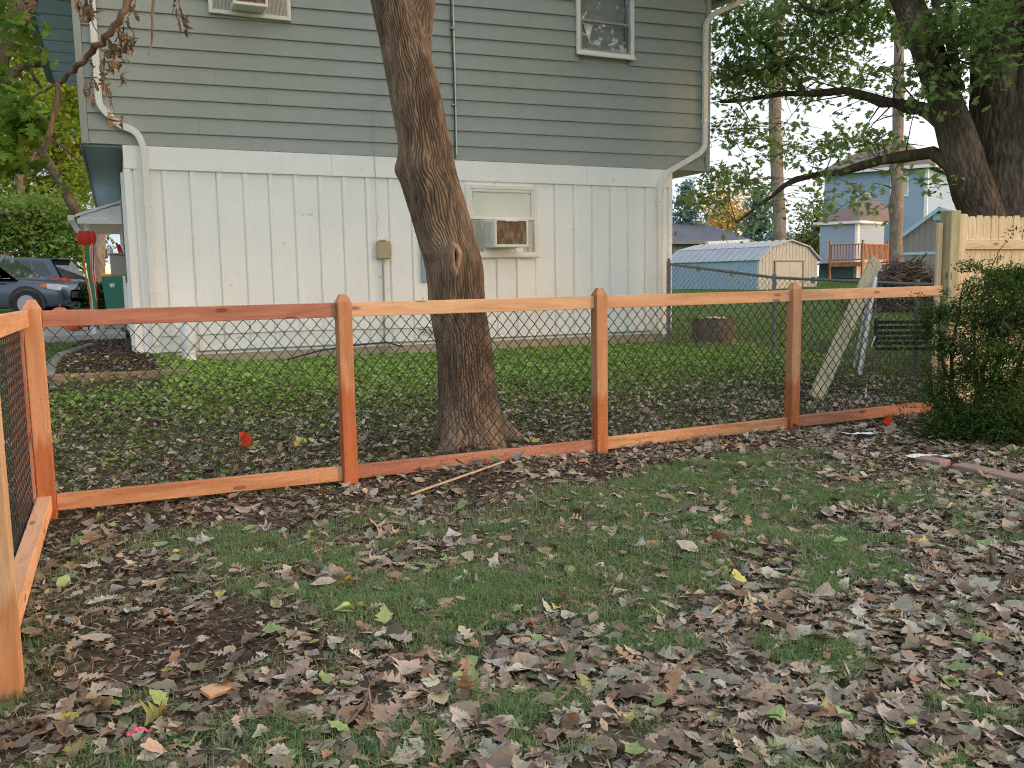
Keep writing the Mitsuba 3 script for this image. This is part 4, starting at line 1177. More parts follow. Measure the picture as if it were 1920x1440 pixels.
YG = ((.42, .42, .05), .75)
crown_tree('maple_tree', 'bright yellow green maple beyond the parked cars at the left edge', (-3.2, 40, .4), 7, [((-3.147, 44.71, 11.193), (2.6, 2, 2.4), 4200), ((-1.354, 42.434, 8.402), (1.7, 2, 2.2), 3800), ((-3.683, 43.409, 7.764), (2.2, 2, 2.2), 3600), ((-1.112, 43.155, 6.257), (1.2, 2, 1.3), 1800), ((-3.026, 42.76, 5.027), (2.2, 2, 1.3), 2600), ((-1.733, 44.334, 13.266), (1.6, 2, 1.6), 2200)], .3, (.22, .34, .05), .26, YG)
crown_tree('maple_tree', 'fuller green tree low behind the parked cars', (-4.5, 36, .4), 4.2, [((-3.134, 38.206, 3.614), (2.2, 1.6, 1.2), 4200), ((-1.703, 37.45, 2.777), (1.2, 1.4, .9), 2200), ((-1.99, 37.749, 4.099), (1.4, 1.4, .8), 1900), ((-4.603, 38.902, 3.844), (1.5, 1.5, 1.5), 1500)], .22, (.17, .30, .09), .22, ((.36, .42, .09), .4))
t = crown_tree('maple_tree', 'tree with two dark slanting stems left of the house', (-0.335, 33.492, 2.615), 6, [((-0.679, 33.198, 7.738), (.9, 1.4, 1.2), 1500), ((-0.523, 32.786, 5.065), (.4, 1, .5), 350)], .2, (.20, .32, .05), .24, YG, lean=(-3.0, 1.0))
MB().tube([(-0.202, 33.597, 3.902), (-0.43, 33.818, 4.827), (-0.641, 34.032, 5.751), (-0.808, 34.179, 6.307)], [.15, .13, .10, .07], 9).put(t + '__limb', 'dark_bark', smooth=True)
# dark maple boughs near the left edge
LM = thing('maple_bough', 'dark green maple boughs with grey limbs at the upper left edge', 'tree')
m = MB()
limb(m, [(-1.325, 10.705, 2.456), (-1.079, 10.955, 3.55), (-0.772, 11.123, 4.229), (-0.566, 11.326, 4.818)], .15, .12)
limb(m, [(-1.134, 10.696, 3.06), (-0.828, 10.613, 3.496), (-0.686, 10.561, 3.593), (-0.518, 10.486, 3.601)], .05, .03)
limb(m, [(-0.686, 10.561, 3.593), (-0.615, 10.508, 3.437), (-0.569, 10.477, 3.353)], .022, .012, 8)
limb(m, [(-1.526, 10.393, -0.689), (-1.47, 10.58, 0.967), (-1.325, 10.705, 2.456)], .22, .16)
m.put(LM + '__limb', 'dark_bark', smooth=True)
put_leaves(LM + '__leaves', [((-0.784, 9.405, 2.855), (.26, .4, .30), 150), ((-0.681, 9.339, 2.705), (.12, .3, .12), 90), ((-0.831, 9.376, 2.463), (.22, .3, .14), 130), ((-0.744, 10.167, 3.765), (.2, .3, .25), 70), ((-0.919, 10.186, 3.293), (.2, .3, .2), 50), ((-0.824, 10.237, 4.03), (.25, .3, .15), 60)], STAR, .14, (.14, .27, .05), yellow=((.34, .40, .06), .4), spread=.09)

# behind the viewer: what the panes mirror and what keeps the low sun off the yard; the last is added to block it
for i, (x, y, h_) in enumerate(((-10, -18, 10), (1, -20, 11), (13, -19, 10), (20, -6, 10), (16.5, 0.0, 9))):
    crown_tree('maple_tree', f'tall yellow green tree standing behind the viewer, number {i + 1} from the left' if False else ['yellow tree far left behind the viewer', 'yellow tree straight behind the viewer', 'green tree behind the viewer to the right', 'green tree beyond the right edge', 'unseen green tree added right of the tall picket fence to block the low sun'][i],
               (x, y, 0), h_ * .7, [((x, y, h_ * .75), (2.6, 2.4, 2.2), 2200), ((x + 1.6, y + .5, h_ * .6), (1.8, 1.8, 1.4), 1200), ((x - 1.6, y, h_ * .55), (1.8, 1.8, 1.4), 1200)], .3, (.16, .22, .04), .30, YG if i < 2 else None, branches=3)

# ---------------------------------------------------------------- what stands beyond, right
M['metal_beige'] = pri(paint((.39, .395, .385), .08, spots=.3), .5)
M['metal_blue'] = pri(paint((.36, .50, .66), .06), .5)  # blue of the sky light on the shed flank, painted into its colour
M['metal_roof'] = pri(paint((.33, .37, .42), .12, (.35, .30, .2), .5), .45)
M['brown_trim'] = pri((.20, .15, .10), .6)
M['gray_wall'] = pri(paint((.20, .21, .23), .1), .7)
M['roof_blue'] = diffuse(paint((.14, .15, .19), .2))
M['roof_brown'] = diffuse(paint((.23, .18, .17), .2))
M['vinyl_blue'] = pri(paint((.29, .40, .52), .05), .5)
M['deck_wood'] = pri(wood(2, (.46, .19, .09), (.32, .11, .05), .2, None, 4.0), .6)
M['shed_board'] = pri(paint((.27, .255, .24), .16), .7)
M['grey_plank'] = pri(wood(2, (.52, .48, .33), (.40, .36, .24), .2, None, 3.0), .7)
M['grey_stump'] = diffuse(bark((.13, .10, .085), (.28, .23, .2)))
M['white_metal'] = pri((.62, .64, .66), .35, metallic=.3)
M['dark_slat'] = pri((.012, .020, .016), .5)
CR, CF = np.array([.911, -.413, 0]), np.array([.413, .911, 0])     # right and forward on the ground as the viewer stands


def wall_frame(o, d):
    """local x along d (horizontal), y away behind the wall, z up"""
    d = np.array([d[0], d[1], 0.0])
    d /= np.linalg.norm(d)
    F_ = np.eye(4)
    F_[:3, 0], F_[:3, 1], F_[:3, 2], F_[:3, 3] = d, [-d[1], d[0], 0], [0, 0, 1], o
    return F_


def lap_wall(m, Mx, L, H_, reveal=.11, depth=.012, z0=0.0):
    """a wall of horizontal siding, saw-toothed, facing local -y"""
    n = int(H_ / reveal)
    for i in range(n):
        a, b = z0 + i * reveal, z0 + (i + 1) * reveal
        v = [(0, -depth, a), (L, -depth, a), (L, -.001, b), (0, -.001, b), (0, 0, a), (L, 0, a)]
        m.mesh((np.array(v), np.array([(0, 1, 2), (0, 2, 3), (4, 5, 1), (4, 1, 0)])), Mx)
    m.box(0, L, .0, .1, z0 - .6, z0 + n * reveal, Mx)
    return m


def ribbed(m, Mx, L, z0, z1, pitch=.20, d=.018, top=None):
    """sheet metal with upright grooves, facing local -y; top(x) gives the upper edge"""
    x, n = 0.0, int(round(L / pitch))
    for i in range(n):
        a, b = L * i / n, L * (i + 1) / n
        za, zb = (z1, z1) if top is None else (top(a), top(b))
        g = .016
        v = [(a + g, -d, z0), (b - g, -d, z0), (b - g, -d, zb), (a + g, -d, za), (a, 0, z0), (a, 0, za), (b, 0, z0), (b, 0, zb)]
        m.mesh((np.array(v), np.array([(0, 1, 2), (0, 2, 3), (4, 0, 3), (4, 3, 5), (1, 6, 7), (1, 7, 2)])), Mx)
    return m


# metal garden shed, flank with blue sky light painted in, beige gambrel front
S = thing('garden_shed', 'metal garden shed with blue sky light painted on its flank, ribbed gambrel roof and beige double door', 'shed')
o = np.array((21.045, 24.812, 1.938)); o[2] = 0
zb, ze, zr = .75, (21.045, 24.812, 1.938)[2], 2.62
fr, sd = .80 * CR + .60 * CF, -.66 * CR + .75 * CF
Lf, Ls = 3.6, 4.1
Mf, Ms = wall_frame(o, fr), wall_frame(o + sd * Ls, -sd)
kx, kz = .62, .45


def gtop(x):
    e = .02
    if x < kx:
        return ze + e + kz * x / kx
    if x > Lf - kx:
        return ze + e + kz * (Lf - x) / kx
    return ze + e + kz + (zr - ze - kz) * (1 - abs(x - Lf / 2) / (Lf / 2 - kx))


ribbed(MB(), Ms, Ls, zb, ze, .21).put(S + '__side_wall', 'metal_blue', label='ribbed flank with blue sky light painted into its colour')
ribbed(MB(), Mf, Lf, zb, ze, .2, top=gtop).put(S + '__front_wall', 'metal_beige')
MB().box(.0, Lf, -.03, -.02, ze - .02, ze + .015, Mf).put(S + '__trim', 'metal_beige')
for a, b in ((.98, 1.77), (1.78, 2.57)):
    MB().box(a, b, -.05, -.035, zb, ze - .08, Mf, b=.006).put(S + '__door', 'metal_beige')
for x in (.88, 2.58):
    MB().box(x, x + .09, -.06, -.03, zb, ze - .02, Mf, b=.006).put(S + '__door_frame', 'brown_trim')
MB().box(.88, 2.67, -.058, -.03, ze - .078, ze - .025, Mf, b=.006).put(S + '__door_frame', 'brown_trim')


def roof_sheet(x0, z0, x1, z1, key, mat, n=14):
    m = MB()
    for i in range(n):
        a, b = -.12 + (Ls + .24) * i / n, -.12 + (Ls + .24) * (i + 1) / n
        L = np.hypot(x1 - x0, z1 - z0)
        nx, nz = -(z1 - z0) / L, (x1 - x0) / L
        for p, q, e in ((a, a + .03, .03), (a + .03, b, .0)):
            v = [(x + nx * k, y, z + nz * k) for k in (-.01, .012 + e) for x, z, y in ((x0, z0, p), (x1, z1, p), (x1, z1, q), (x0, z0, q))]
            m.mesh((np.array(v), np.array([(4, 5, 6), (4, 6, 7), (0, 4, 7), (0, 7, 3), (0, 1, 5), (0, 5, 4), (3, 7, 6), (3, 6, 2), (0, 2, 1), (0, 3, 2)])), Mr)
    return m.put(key, mat)


Mr = np.eye(4)
Mr[:3, 0], Mr[:3, 1], Mr[:3, 2], Mr[:3, 3] = fr / np.linalg.norm(fr), sd / np.linalg.norm(sd), [0, 0, 1], o
for (a, b) in (((-.08, ze - .02), (kx, ze + kz)), ((kx, ze + kz + .02), (Lf / 2, zr + .03)), ((Lf / 2, zr + .03), (Lf - kx, ze + kz + .02)), ((Lf - kx, ze + kz), (Lf + .08, ze - .02))):
    roof_sheet(*a, *b, S + '__roof', 'metal_roof')
m = MB().box(0, .05, 0, Ls, zb, ze, Mr)
m.box(Lf - .05, Lf, 0, Ls, zb, ze, Mr)
m.put(S + '__back_wall', 'metal_beige')

# grey house with a dark roof, half hidden by the white house
G = thing('grey_house', 'low dark grey house with blue grey roof behind the metal shed', 'house')
o = np.array((29.2, 35.665, 3.346)); o[2] = 0
Mg = wall_frame(o - CR * 9 - CF * 1.0, CR * .98 + CF * .15)
zt = (29.2, 35.665, 3.346)[2]
MB().box(0, 9, 0, 7, .3, zt - .1, Mg).put(G + '__wall', 'gray_wall')
m = MB()
for i in range(36):
    m.box(i * .25, i * .25 + .02, -.03, -.002, .5, zt - .15, Mg)
m.put(G + '__batten', 'gray_wall', kind='stuff')
v = np.array([(-.5, -.4, zt - .1), (9.6, -.4, zt - .1), (8.4, 3.4, zt + 1.0), (-.5, 3.4, zt + 1.0), (9.6, 7, zt - .1), (-.5, 7, zt - .1)])
MB().mesh((v, np.array([(0, 1, 2), (0, 2, 3), (1, 4, 2), (3, 2, 4), (3, 4, 5)])), Mg).put(G + '__roof', 'roof_blue')
MB().box(-.5, 9.6, -.48, -.41, zt - .28, zt - .1, Mg).put(G + '__fascia', 'gray_wall')
MB().box(5.9, 6.1, .6, .85, zt + .15, zt + .42, Mg).put(G + '__roof_vent', 'brown_trim')
thing('white_trailer', 'x', 'x')
MB().bar((22.521, 29.774, 2.748), (24.084, 29.073, 2.807), .5, .16, .01).put('white_trailer', 'white_paint')
tag('white_trailer', 'long white roof edge seen just over the ridge of the metal shed', 'trailer')

# the two-storey blue house
B2 = thing('blue_house', 'two-storey pale blue house with brown roof beyond the sheds', 'house')
o = np.array((48.406, 40.864, 8.382)); ze2 = o[2]; o[2] = 0
lw, rw = -.86 * CR + .50 * CF, .62 * CR + .78 * CF
lw, rw = lw / np.linalg.norm(lw), rw / np.linalg.norm(rw)
LL, LR = 6.4, 8.5
Ml, Mrr = wall_frame(o + lw * LL, -lw), wall_frame(o, rw)
zbase = 1.0
lap_wall(MB(), Ml, LL, ze2 - zbase, .19, .022, zbase).put(B2 + '__side_wall', 'vinyl_blue', label='blue clapboard side wall')
lap_wall(MB(), Mrr, LR, ze2 - zbase, .19, .022, zbase).put(B2 + '__front_wall', 'vinyl_blue')
m = MB().box(-.02, .16, -.05, .05, zbase, ze2, Mrr)
m.box(LL - .16, LL + .02, -.05, .05, zbase, ze2, Ml)
m.put(B2 + '__corner_trim', 'white_paint')
rr = lw * LL / 2
zr2 = ze2 + 2.5
ov = .45
A0, A1 = o - lw * ov - rw * ov, o + lw * (LL + ov) - rw * ov
c_ = (o + lw * LL / 2 + rw * LR / 2)
B0, B1 = A0 + rw * (LR + 2 * ov), A1 + rw * (LR + 2 * ov)
R0, R1 = o + lw * 2.9 + rw * (LR / 2), o + lw * (LL - 2.6) + rw * (LR / 2)
lift = lambda p, z: (p[0], p[1], z)
v = [lift(A0, ze2), lift(A1, ze2), lift(B1, ze2), lift(B0, ze2), lift(R0, zr2), lift(R1, zr2)]
MB().mesh((np.array(v), np.array([(0, 4, 5), (0, 5, 1), (1, 5, 2), (2, 5, 4), (2, 4, 3), (3, 4, 0)]))).put(B2 + '__roof', 'roof_brown')
MB().bar(lift(A0, ze2 - .08), lift(A1, ze2 - .08), .14, .20, .01).put(B2 + '__gutter', 'white_paint')
MB().bar(lift(A0, ze2 - .08), lift(B0, ze2 - .08), .14, .20, .01).put(B2 + '__gutter', 'white_paint')
for (u, z, w, hh) in ((3.9, ze2 - 2.75, .95, 1.25), (1.65, ze2 - 1.9, 1.1, 1.3)):
    W = B2 + '__' + 'window'
    W = uniq(W)
    x = LL - u
    frame_ring(MB(), x - w / 2, x + w / 2, z, z + hh, .09, -.07, -.03, 0) if False else None
    m = MB()
    for q in ((x - w / 2, x - w / 2 + .09, z, z + hh), (x + w / 2 - .09, x + w / 2, z, z + hh), (x - w / 2 + .09, x + w / 2 - .09, z, z + .09), (x - w / 2 + .09, x + w / 2 - .09, z + hh - .09, z + hh)):
        m.box(q[0], q[1], -.08, -.024, q[2], q[3], Ml)
    m.put(W + '__frame', 'white_paint')
    MB().box(x - w / 2 + .09, x + w / 2 - .09, -.04, -.026, z + .09, z + hh - .09, Ml).put(W + '__curtain', 'drawn_curtain' if u > 3 else 'pale_blind')  # grey sheet in the first window stands in for its unlit room
    MB().box(x - w / 2 + .09, x + w / 2 - .09, -.056, -.055, z + .09, z + hh - .09, Ml).put(W + '__pane', 'glass')
# its bump-out with a hipped roof
o2 = np.array((41.666, 40.128, 4.662)); z2 = o2[2]; o2[2] = 0
L2, R2 = 2.2, 3.0
Ml2, Mr2 = wall_frame(o2 + lw * L2, -lw), wall_frame(o2, rw * .6 + CR * .6)
r2d = rw * .6 + CR * .6
r2d /= np.linalg.norm(r2d)
lap_wall(MB(), Ml2, L2, z2 - zbase, .19, .022, zbase).put(B2 + '__bay_wall', 'vinyl_blue')
lap_wall(MB(), Mr2, 2.3, z2 - zbase, .19, .022, zbase).put(B2 + '__bay_wall', 'vinyl_blue')
m = MB().box(-.04, .14, -.06, .05, zbase, z2, Mr2)
m.box(L2 - .14, L2 + .04, -.06, .05, zbase, z2, Ml2)
m.put(B2 + '__corner_trim', 'white_paint')
e0, e1, e2 = o2 - lw * .0 - (lw + r2d) * .0 + (-lw * .0), o2 + lw * (L2 + .3) - r2d * .1, o2 + r2d * 2.55
back = (rw) * 3.0
apexA, apexB = lift(o2 + lw * .35 + rw * 1.3, z2 + 1.35), lift(o2 + r2d * 1.5 + rw * 1.2, z2 + 1.35)
e0 = o2 - CF * .3
v = [lift(e0, z2 + .02), lift(e1, z2 + .02), lift(e1 + rw * 3, z2 + .02), apexA, apexB, lift(e2 - CF * .2, z2 + .02), lift(e2 + rw * 3, z2 + .02)]
MB().mesh((np.array(v), np.array([(0, 3, 1), (1, 3, 2), (0, 5, 4), (0, 4, 3), (5, 6, 4)]))).put(B2 + '__roof', 'roof_brown')
m = MB()
m.bar(lift(e0, z2 - .05), lift(e1, z2 - .05), .12, .16)
m.bar(lift(e0, z2 - .05), lift(e2, z2 - .05), .12, .16)
m.put(B2 + '__gutter', 'white_paint')
# deck with a railing
K = thing('deck', 'reddish wooden deck with a slatted railing below the blue house', 'deck')
da, db, dc = np.array((37.687, 38.274, 1.983)), np.array((38.622, 36.758, 2.087)), np.array((41.556, 37.663, 2.284))
zd = 2.0
for i, (a, b) in enumerate(((da, db), (db, dc))):
    a, b = np.array([a[0], a[1], zd]), np.array([b[0], b[1], zd])
    L = np.linalg.norm(b - a)
    MB().bar(a, b, .05, .26).put(K + '__rim', 'deck_wood')
    MB().bar(a + [0, 0, 1.12], b + [0, 0, 1.12], .10, .06).put(K + '__rail', 'deck_wood')
    MB().bar(a + [0, 0, .25], b + [0, 0, .25], .04, .08).put(K + '__rail', 'deck_wood')
    n = int(L / .15)
    for j in range(n):
        p = a + (b - a) * (j + .5) / n
        MB().bar(p + [0, 0, .25], p + [0, 0, 1.1], .045, .045, up=(1, 0, 0)).put(K + '__baluster', 'deck_wood')
    for p in (a, b) if i == 0 else (b,):
        MB().bar(p + [0, 0, -1.3], p + [0, 0, 1.35], .10, .10, up=(1, 0, 0)).put(K + '__post', 'deck_wood')
a, b, c = [np.array([p[0], p[1], zd + .1]) for p in (da, db, dc)]
MB().mesh((np.array([a, b, c, c + CF * 5, a + CF * 5]), np.array([(0, 1, 2), (0, 2, 3), (0, 3, 4)]))).put(K + '__floor', 'deck_wood')
# grey barn-roofed shed behind the brush
S2 = thing('board_shed', 'grey board shed with pale blue trim and gable vent right of the pine trunk', 'shed')
o = np.array((26.945, 24.308, 1.634)); o[2] = 0
Mx = wall_frame(o, CR * .88 - CF * .47)
Wd = 2.35
x1, zA, zB, zC, zD = Wd, .7, 2.72, 3.62, 3.1
k = 1 / 33 * 0
sh = lambda p: p
front = np.array([(0, 0, .6), (Wd, 0, .6), (Wd, 0, (28.856, 23.665, 3.381)[2]), (1.62, 0, (28.264, 23.974, 3.696)[2]), (0, 0, (27.071, 24.355, 2.442)[2])])
MB().mesh((front, np.array([(0, 1, 2), (0, 2, 3), (0, 3, 4)])), Mx).put(S2 + '__front_wall', 'shed_board')
m = MB()
zf = lambda x: np.interp(x, [0, 1.62, Wd], [front[4][2], front[3][2], front[2][2]])
for i in range(1, 12):
    x = i * .2
    m.box(x - .012, x + .012, -.012, 0, .6, zf(x) - .05, Mx)
m.put(S2 + '__groove_strip', 'gray_wall', kind='stuff')
M['pale_blue_trim'] = pri((.42, .55, .64), .5)
MB().box(0, Wd, -.035, -.013, 2.05, 2.16, Mx).put(S2 + '__trim', 'pale_blue_trim')
MB().box(-.03, .09, -.036, -.0131, .6, front[4][2], Mx).put(S2 + '__trim', 'pale_blue_trim')
for a, b in ((front[4], front[3]), (front[3], front[2])):
    P4 = lambda p: Mx[:3, :3] @ p + Mx[:3, 3]
    MB().bar(P4(a + [0, -.1, .02]), P4(b + [0, -.1, .02]), .18, .12).put(S2 + '__trim', 'pale_blue_trim')
    q = np.array([a + [0, -.15, .09], b + [0, -.15, .09], b + [0, 3, .09], a + [0, 3, .09]])
    MB().mesh((q, np.array([(0, 1, 2), (0, 2, 3)])), Mx).put(S2 + '__roof', 'roof_brown')
MB().box(1.42, 1.80, -.04, -.012, 3.30, 3.54, Mx, b=.01).put(S2 + '__vent', 'pale_blue_trim')
MB().box(0, .05, .01, 3, .6, front[4][2], Mx).put(S2 + '__side_wall', 'shed_board')
# pines and spruces
def bare_trunk(name, label, pts, r0, r1, stubs=8):
    t = thing(name, label, 'tree')
    m = MB()
    p = limb(m, pts, r0, r1, 26, 10, .05)
    m.put(t + '__trunk', 'pine_bark', smooth=True)
    for i in rng.integers(3, 25, stubs):
        m = MB()
        d = rng.normal(0, 1, 3) * [1, 1, .3]
        d /= np.linalg.norm(d)
        m.tube([p[i], p[i] + d * .45, p[i] + d * .9 - [0, 0, .08]], [.03, .02, .008], 5)
        m.put(t + '__branch', 'dark_bark', smooth=True)
    return t


bare_trunk('pine_tree', 'tall straight pale pine trunk left of the blue house', [(27.331, 30.694, 1.07), (27.424, 30.927, 3.223), (27.563, 31.538, 8.486), (28.096, 31.969, 13.743), (28.428, 32.308, 17.566)], .30, .24)
bare_trunk('pine_tree', 'slim straight pine trunk in front of the blue house', [(22.165, 19.707, 0.568), (22.249, 19.838, 1.892), (22.538, 20.195, 5.698), (22.878, 20.57, 9.835), (23.077, 20.819, 12.482)], .21, .13, 14)
for nm_, lab, px0, D_, w_, tint in (('spruce_tree', 'blue green spruce right of the far grey roof', (31.373, 36.886, 3.313), 46, 2.4, (.17, .29, .27)), ('spruce_tree', 'blue green spruce beside the corner of the white house', (28.982, 40.24, 3.767), 48, 2.2, (.18, .30, .30))):
    t = thing(nm_, lab, 'tree')
    b = np.array(px0)
    b[2] = 1.0
    topz = px0[2] + 2.6
    MB().tube([b, [b[0], b[1], topz]], [.16, .04], 7).put(t + '__trunk', 'dark_bark')
    sp = [((b[0], b[1], 1.5 + (topz - 1.5) * k), (w_ * (1 - k * .85), w_ * (1 - k * .85), .35), int(900 * (1 - k * .8))) for k in np.linspace(0, .98, 8)]
    put_leaves(t + '__crown', sp, QUAD, .26, tint, clump=8, spread=.2)
crown_tree('maple_tree', 'orange yellow autumn tree over the far grey roof', (34.967, 44.065, 3.043), 4, [((35.126, 44.311, 5.526), (1.9, 1.5, 1.6), 1300), ((34.467, 44.506, 4.71), (1.6, 1.5, 1.0), 500), ((35.669, 43.936, 4.522), (1.4, 1.5, .8), 400)], .2, (.72, .48, .17), .28, ((.62, .52, .16), .5), branches=2)
crown_tree('maple_tree', 'pale green tree against the sky left of the blue house', (44.412, 46.426, 3.139), 3.2, [((44.541, 46.627, 5.162), (1.1, 1.5, 1.6), 1100), ((43.942, 46.712, 3.7), (1.6, 1.5, .7), 900)], .15, (.26, .28, .10), .28, branches=2)
crown_tree('maple_tree', 'distant hazy green tree line behind the metal shed', (54.193, 58.518, 2.715), 2.2, [((53.433, 59.03, 4.018), (3.5, 1.5, .9), 1500), ((56.779, 57.457, 3.587), (3.0, 1.5, .8), 1300), ((50.04, 60.53, 3.713), (3.0, 1.5, .8), 1300), ((45.392, 62.62, 3.57), (4.0, 1.5, 1.0), 1300)], .2, (.16, .19, .12), .4, branches=1)
# brush pile
m = MB()
bc = np.array((16.636, 14.53, 0.986)); bc[2] = gz(bc[0], bc[1])
for i in range(1000):
    a = rng.uniform(0, 6.28)
    r_b = rng.random() ** .6
    p = bc + CR * rng.normal(0, .5) * 1.0 + CF * rng.normal(0, .4)
    hh = 1.05 * max(0.05, 1 - (np.dot(p - bc, CR) / 1.0) ** 2) * rng.random()
    d = CR * rng.normal(0, 1) + CF * rng.normal(0, 1) + np.array([0, 0, rng.normal(0, .45)])
    d /= np.linalg.norm(d)
    L = rng.uniform(.25, .75)
    q = p + [0, 0, hh + .08]
    m.tube([q - d * L / 2, q + rng.normal(0, .04, 3), q + d * L / 2 + [0, 0, rng.normal(0, .08)]], [.018, .014, .006], 4, caps=False)
m.put('brush_pile', 'grey_stump', smooth=True)
tag('brush_pile', 'heap of grey cut brush and twigs in front of the grey board shed', 'brush pile')
# stump on the neighbour's lawn
t = thing('tree_stump', 'low wide grey brown tree stump on the next lawn behind the third bay', 'stump')
sx_, sy_, _z = (8.258, 10.74, 0.414)
sz_ = gz(sx_, sy_)
v, f = bark_tube([(sx_, sy_, sz_ - .1), (sx_, sy_, sz_ + .1), (sx_, sy_, sz_ + .40)], [.36, .32, .315], 60, 120, .014, .05, seed=61)
MB().mesh((v, f)).put(t + '__bark', 'grey_stump', smooth=True)
m = MB()
th = np.arange(40) * 2 * math.pi / 40
ring = np.stack([sx_ + .315 * np.cos(th) * (1 + .05 * np.sin(5 * th)), sy_ + .315 * np.sin(th) * (1 + .05 * np.sin(5 * th)), sz_ + .385 + .03 * np.sin(2 * th) + rng.normal(0, .008, 40)], 1)
m.add(np.vstack([ring, [[sx_, sy_, sz_ + .375]]]), [(i, (i + 1) % 40, 40) for i in range(40)])
m.put(t + '__cut_top', 'grey_plank')
# plank leaning on the old fence
a = np.array((6.09, 6.33, 0.167)); a[2] = gz(a[0], a[1]) + .02
b = np.array((7.669, 7.103, 1.44))
dd = (b - a) / np.linalg.norm(b - a)
MB().bar(a, b, .155, .038, .003, up=tuple(np.cross(dd, np.cross(-FWD, dd)) * 0 + (-FWD + CR * .25))).put('plank', 'grey_plank')
tag('plank', 'long pale board leaning on the old chain link fence', 'plank')
# garden swing: metal legs and a dark slatted seat back
t = thing('garden_swing', 'garden swing with pale metal legs and dark green slats beyond the end of the fence', 'swing')
for i, (p, q) in enumerate((((6.994, 6.648, 0.24), (7.445, 6.904, 1.247)), ((7.411, 7.123, 0.25), (7.499, 6.99, 1.247)))):
    p = np.array(p)
    MB().tube([p, q], .024 if i == 0 else .018, 8).put(t + '__leg', 'white_metal', smooth=True)
MB().tube([(7.432, 6.883, 1.042), (7.998, 6.298, 1.066)], .022, 8).put(t + '__top_bar', 'white_metal', smooth=True)
for y in (604, 614, 624.5, 634, 643.5, 654):
    A, B_ = np.array((7.65, 7.06, 0.599)), np.array((8.157, 6.72, 0.607))
    z_ = 1.25 - (y - 519.5) * 9.55 / 1620
    A[2] = B_[2] = z_
    MB().bar(A, B_, .02, .038, .003).put(t + '__slat', 'dark_slat')
for x in (1645, 1742):
    p = np.array((7.682, 7.067, 0.598)) if x == 1645 else np.array((8.13, 6.765, 0.606))
    MB().bar((p[0], p[1] + .03, .48), (p[0], p[1] + .03, .80), .02, .03, up=(0, 1, 0)).put(t + '__upright', 'dark_slat')
p, q = np.array((7.556, 6.985, 0.548)), np.array((7.191, 6.701, 0.495))
MB().tube([p + [0, 0, .05], q, p - [0, 0, .2]], .014, 6).put(t + '__armrest', 'white_metal', smooth=True)
MB().tube([(7.61, 7.045, 0.779), (7.466, 6.893, 1.241)], .006, 5).put(t + '__chain', 'white_metal')

# ---------------------------------------------------------------- cars and clutter left of the house
M['car_paint'] = {'type': 'principled', 'base_color': {'type': 'rgb', 'value': [.07, .092, .13]}, 'roughness': .22, 'metallic': .55, 'clearcoat': 1.0, 'clearcoat_gloss': .95}
M['car_glass'] = pri((.02, .025, .03), .06, specular=.9)
M['tyre'] = pri((.02, .02, .02), .8)
M['rim'] = pri((.35, .36, .37), .3, metallic=.8)
M['red_lens'] = pri((.50, .015, .03), .15, clearcoat=1.0)
M['clear_lens'] = pri((.55, .57, .58), .12, clearcoat=1.0)
M['orange_plastic'] = pri((.75, .17, .03), .5)
M['red_cloth'] = pri((.62, .035, .02), .7)
M['green_plastic'] = pri((.012, .13, .085), .5)
M['green_cloth'] = pri((.05, .24, .09), .7)
M['yellow_plastic'] = pri((.70, .40, .03), .5)
M['beige_box'] = pri(paint((.42, .40, .34), .1), .6)
M['black_plastic'] = pri((.025, .025, .027), .6)
M['ceramic'] = pri(paint((.74, .75, .76), .05), .4)
M['flag_red'] = {'type': 'principledthin', 'base_color': {'type': 'rgb', 'value': [.85, .09, .03]}, 'roughness': .5, 'diff_trans': .7}
M['pumpkin_skin'] = pri(paint((.72, .16, .035), .1), .5)


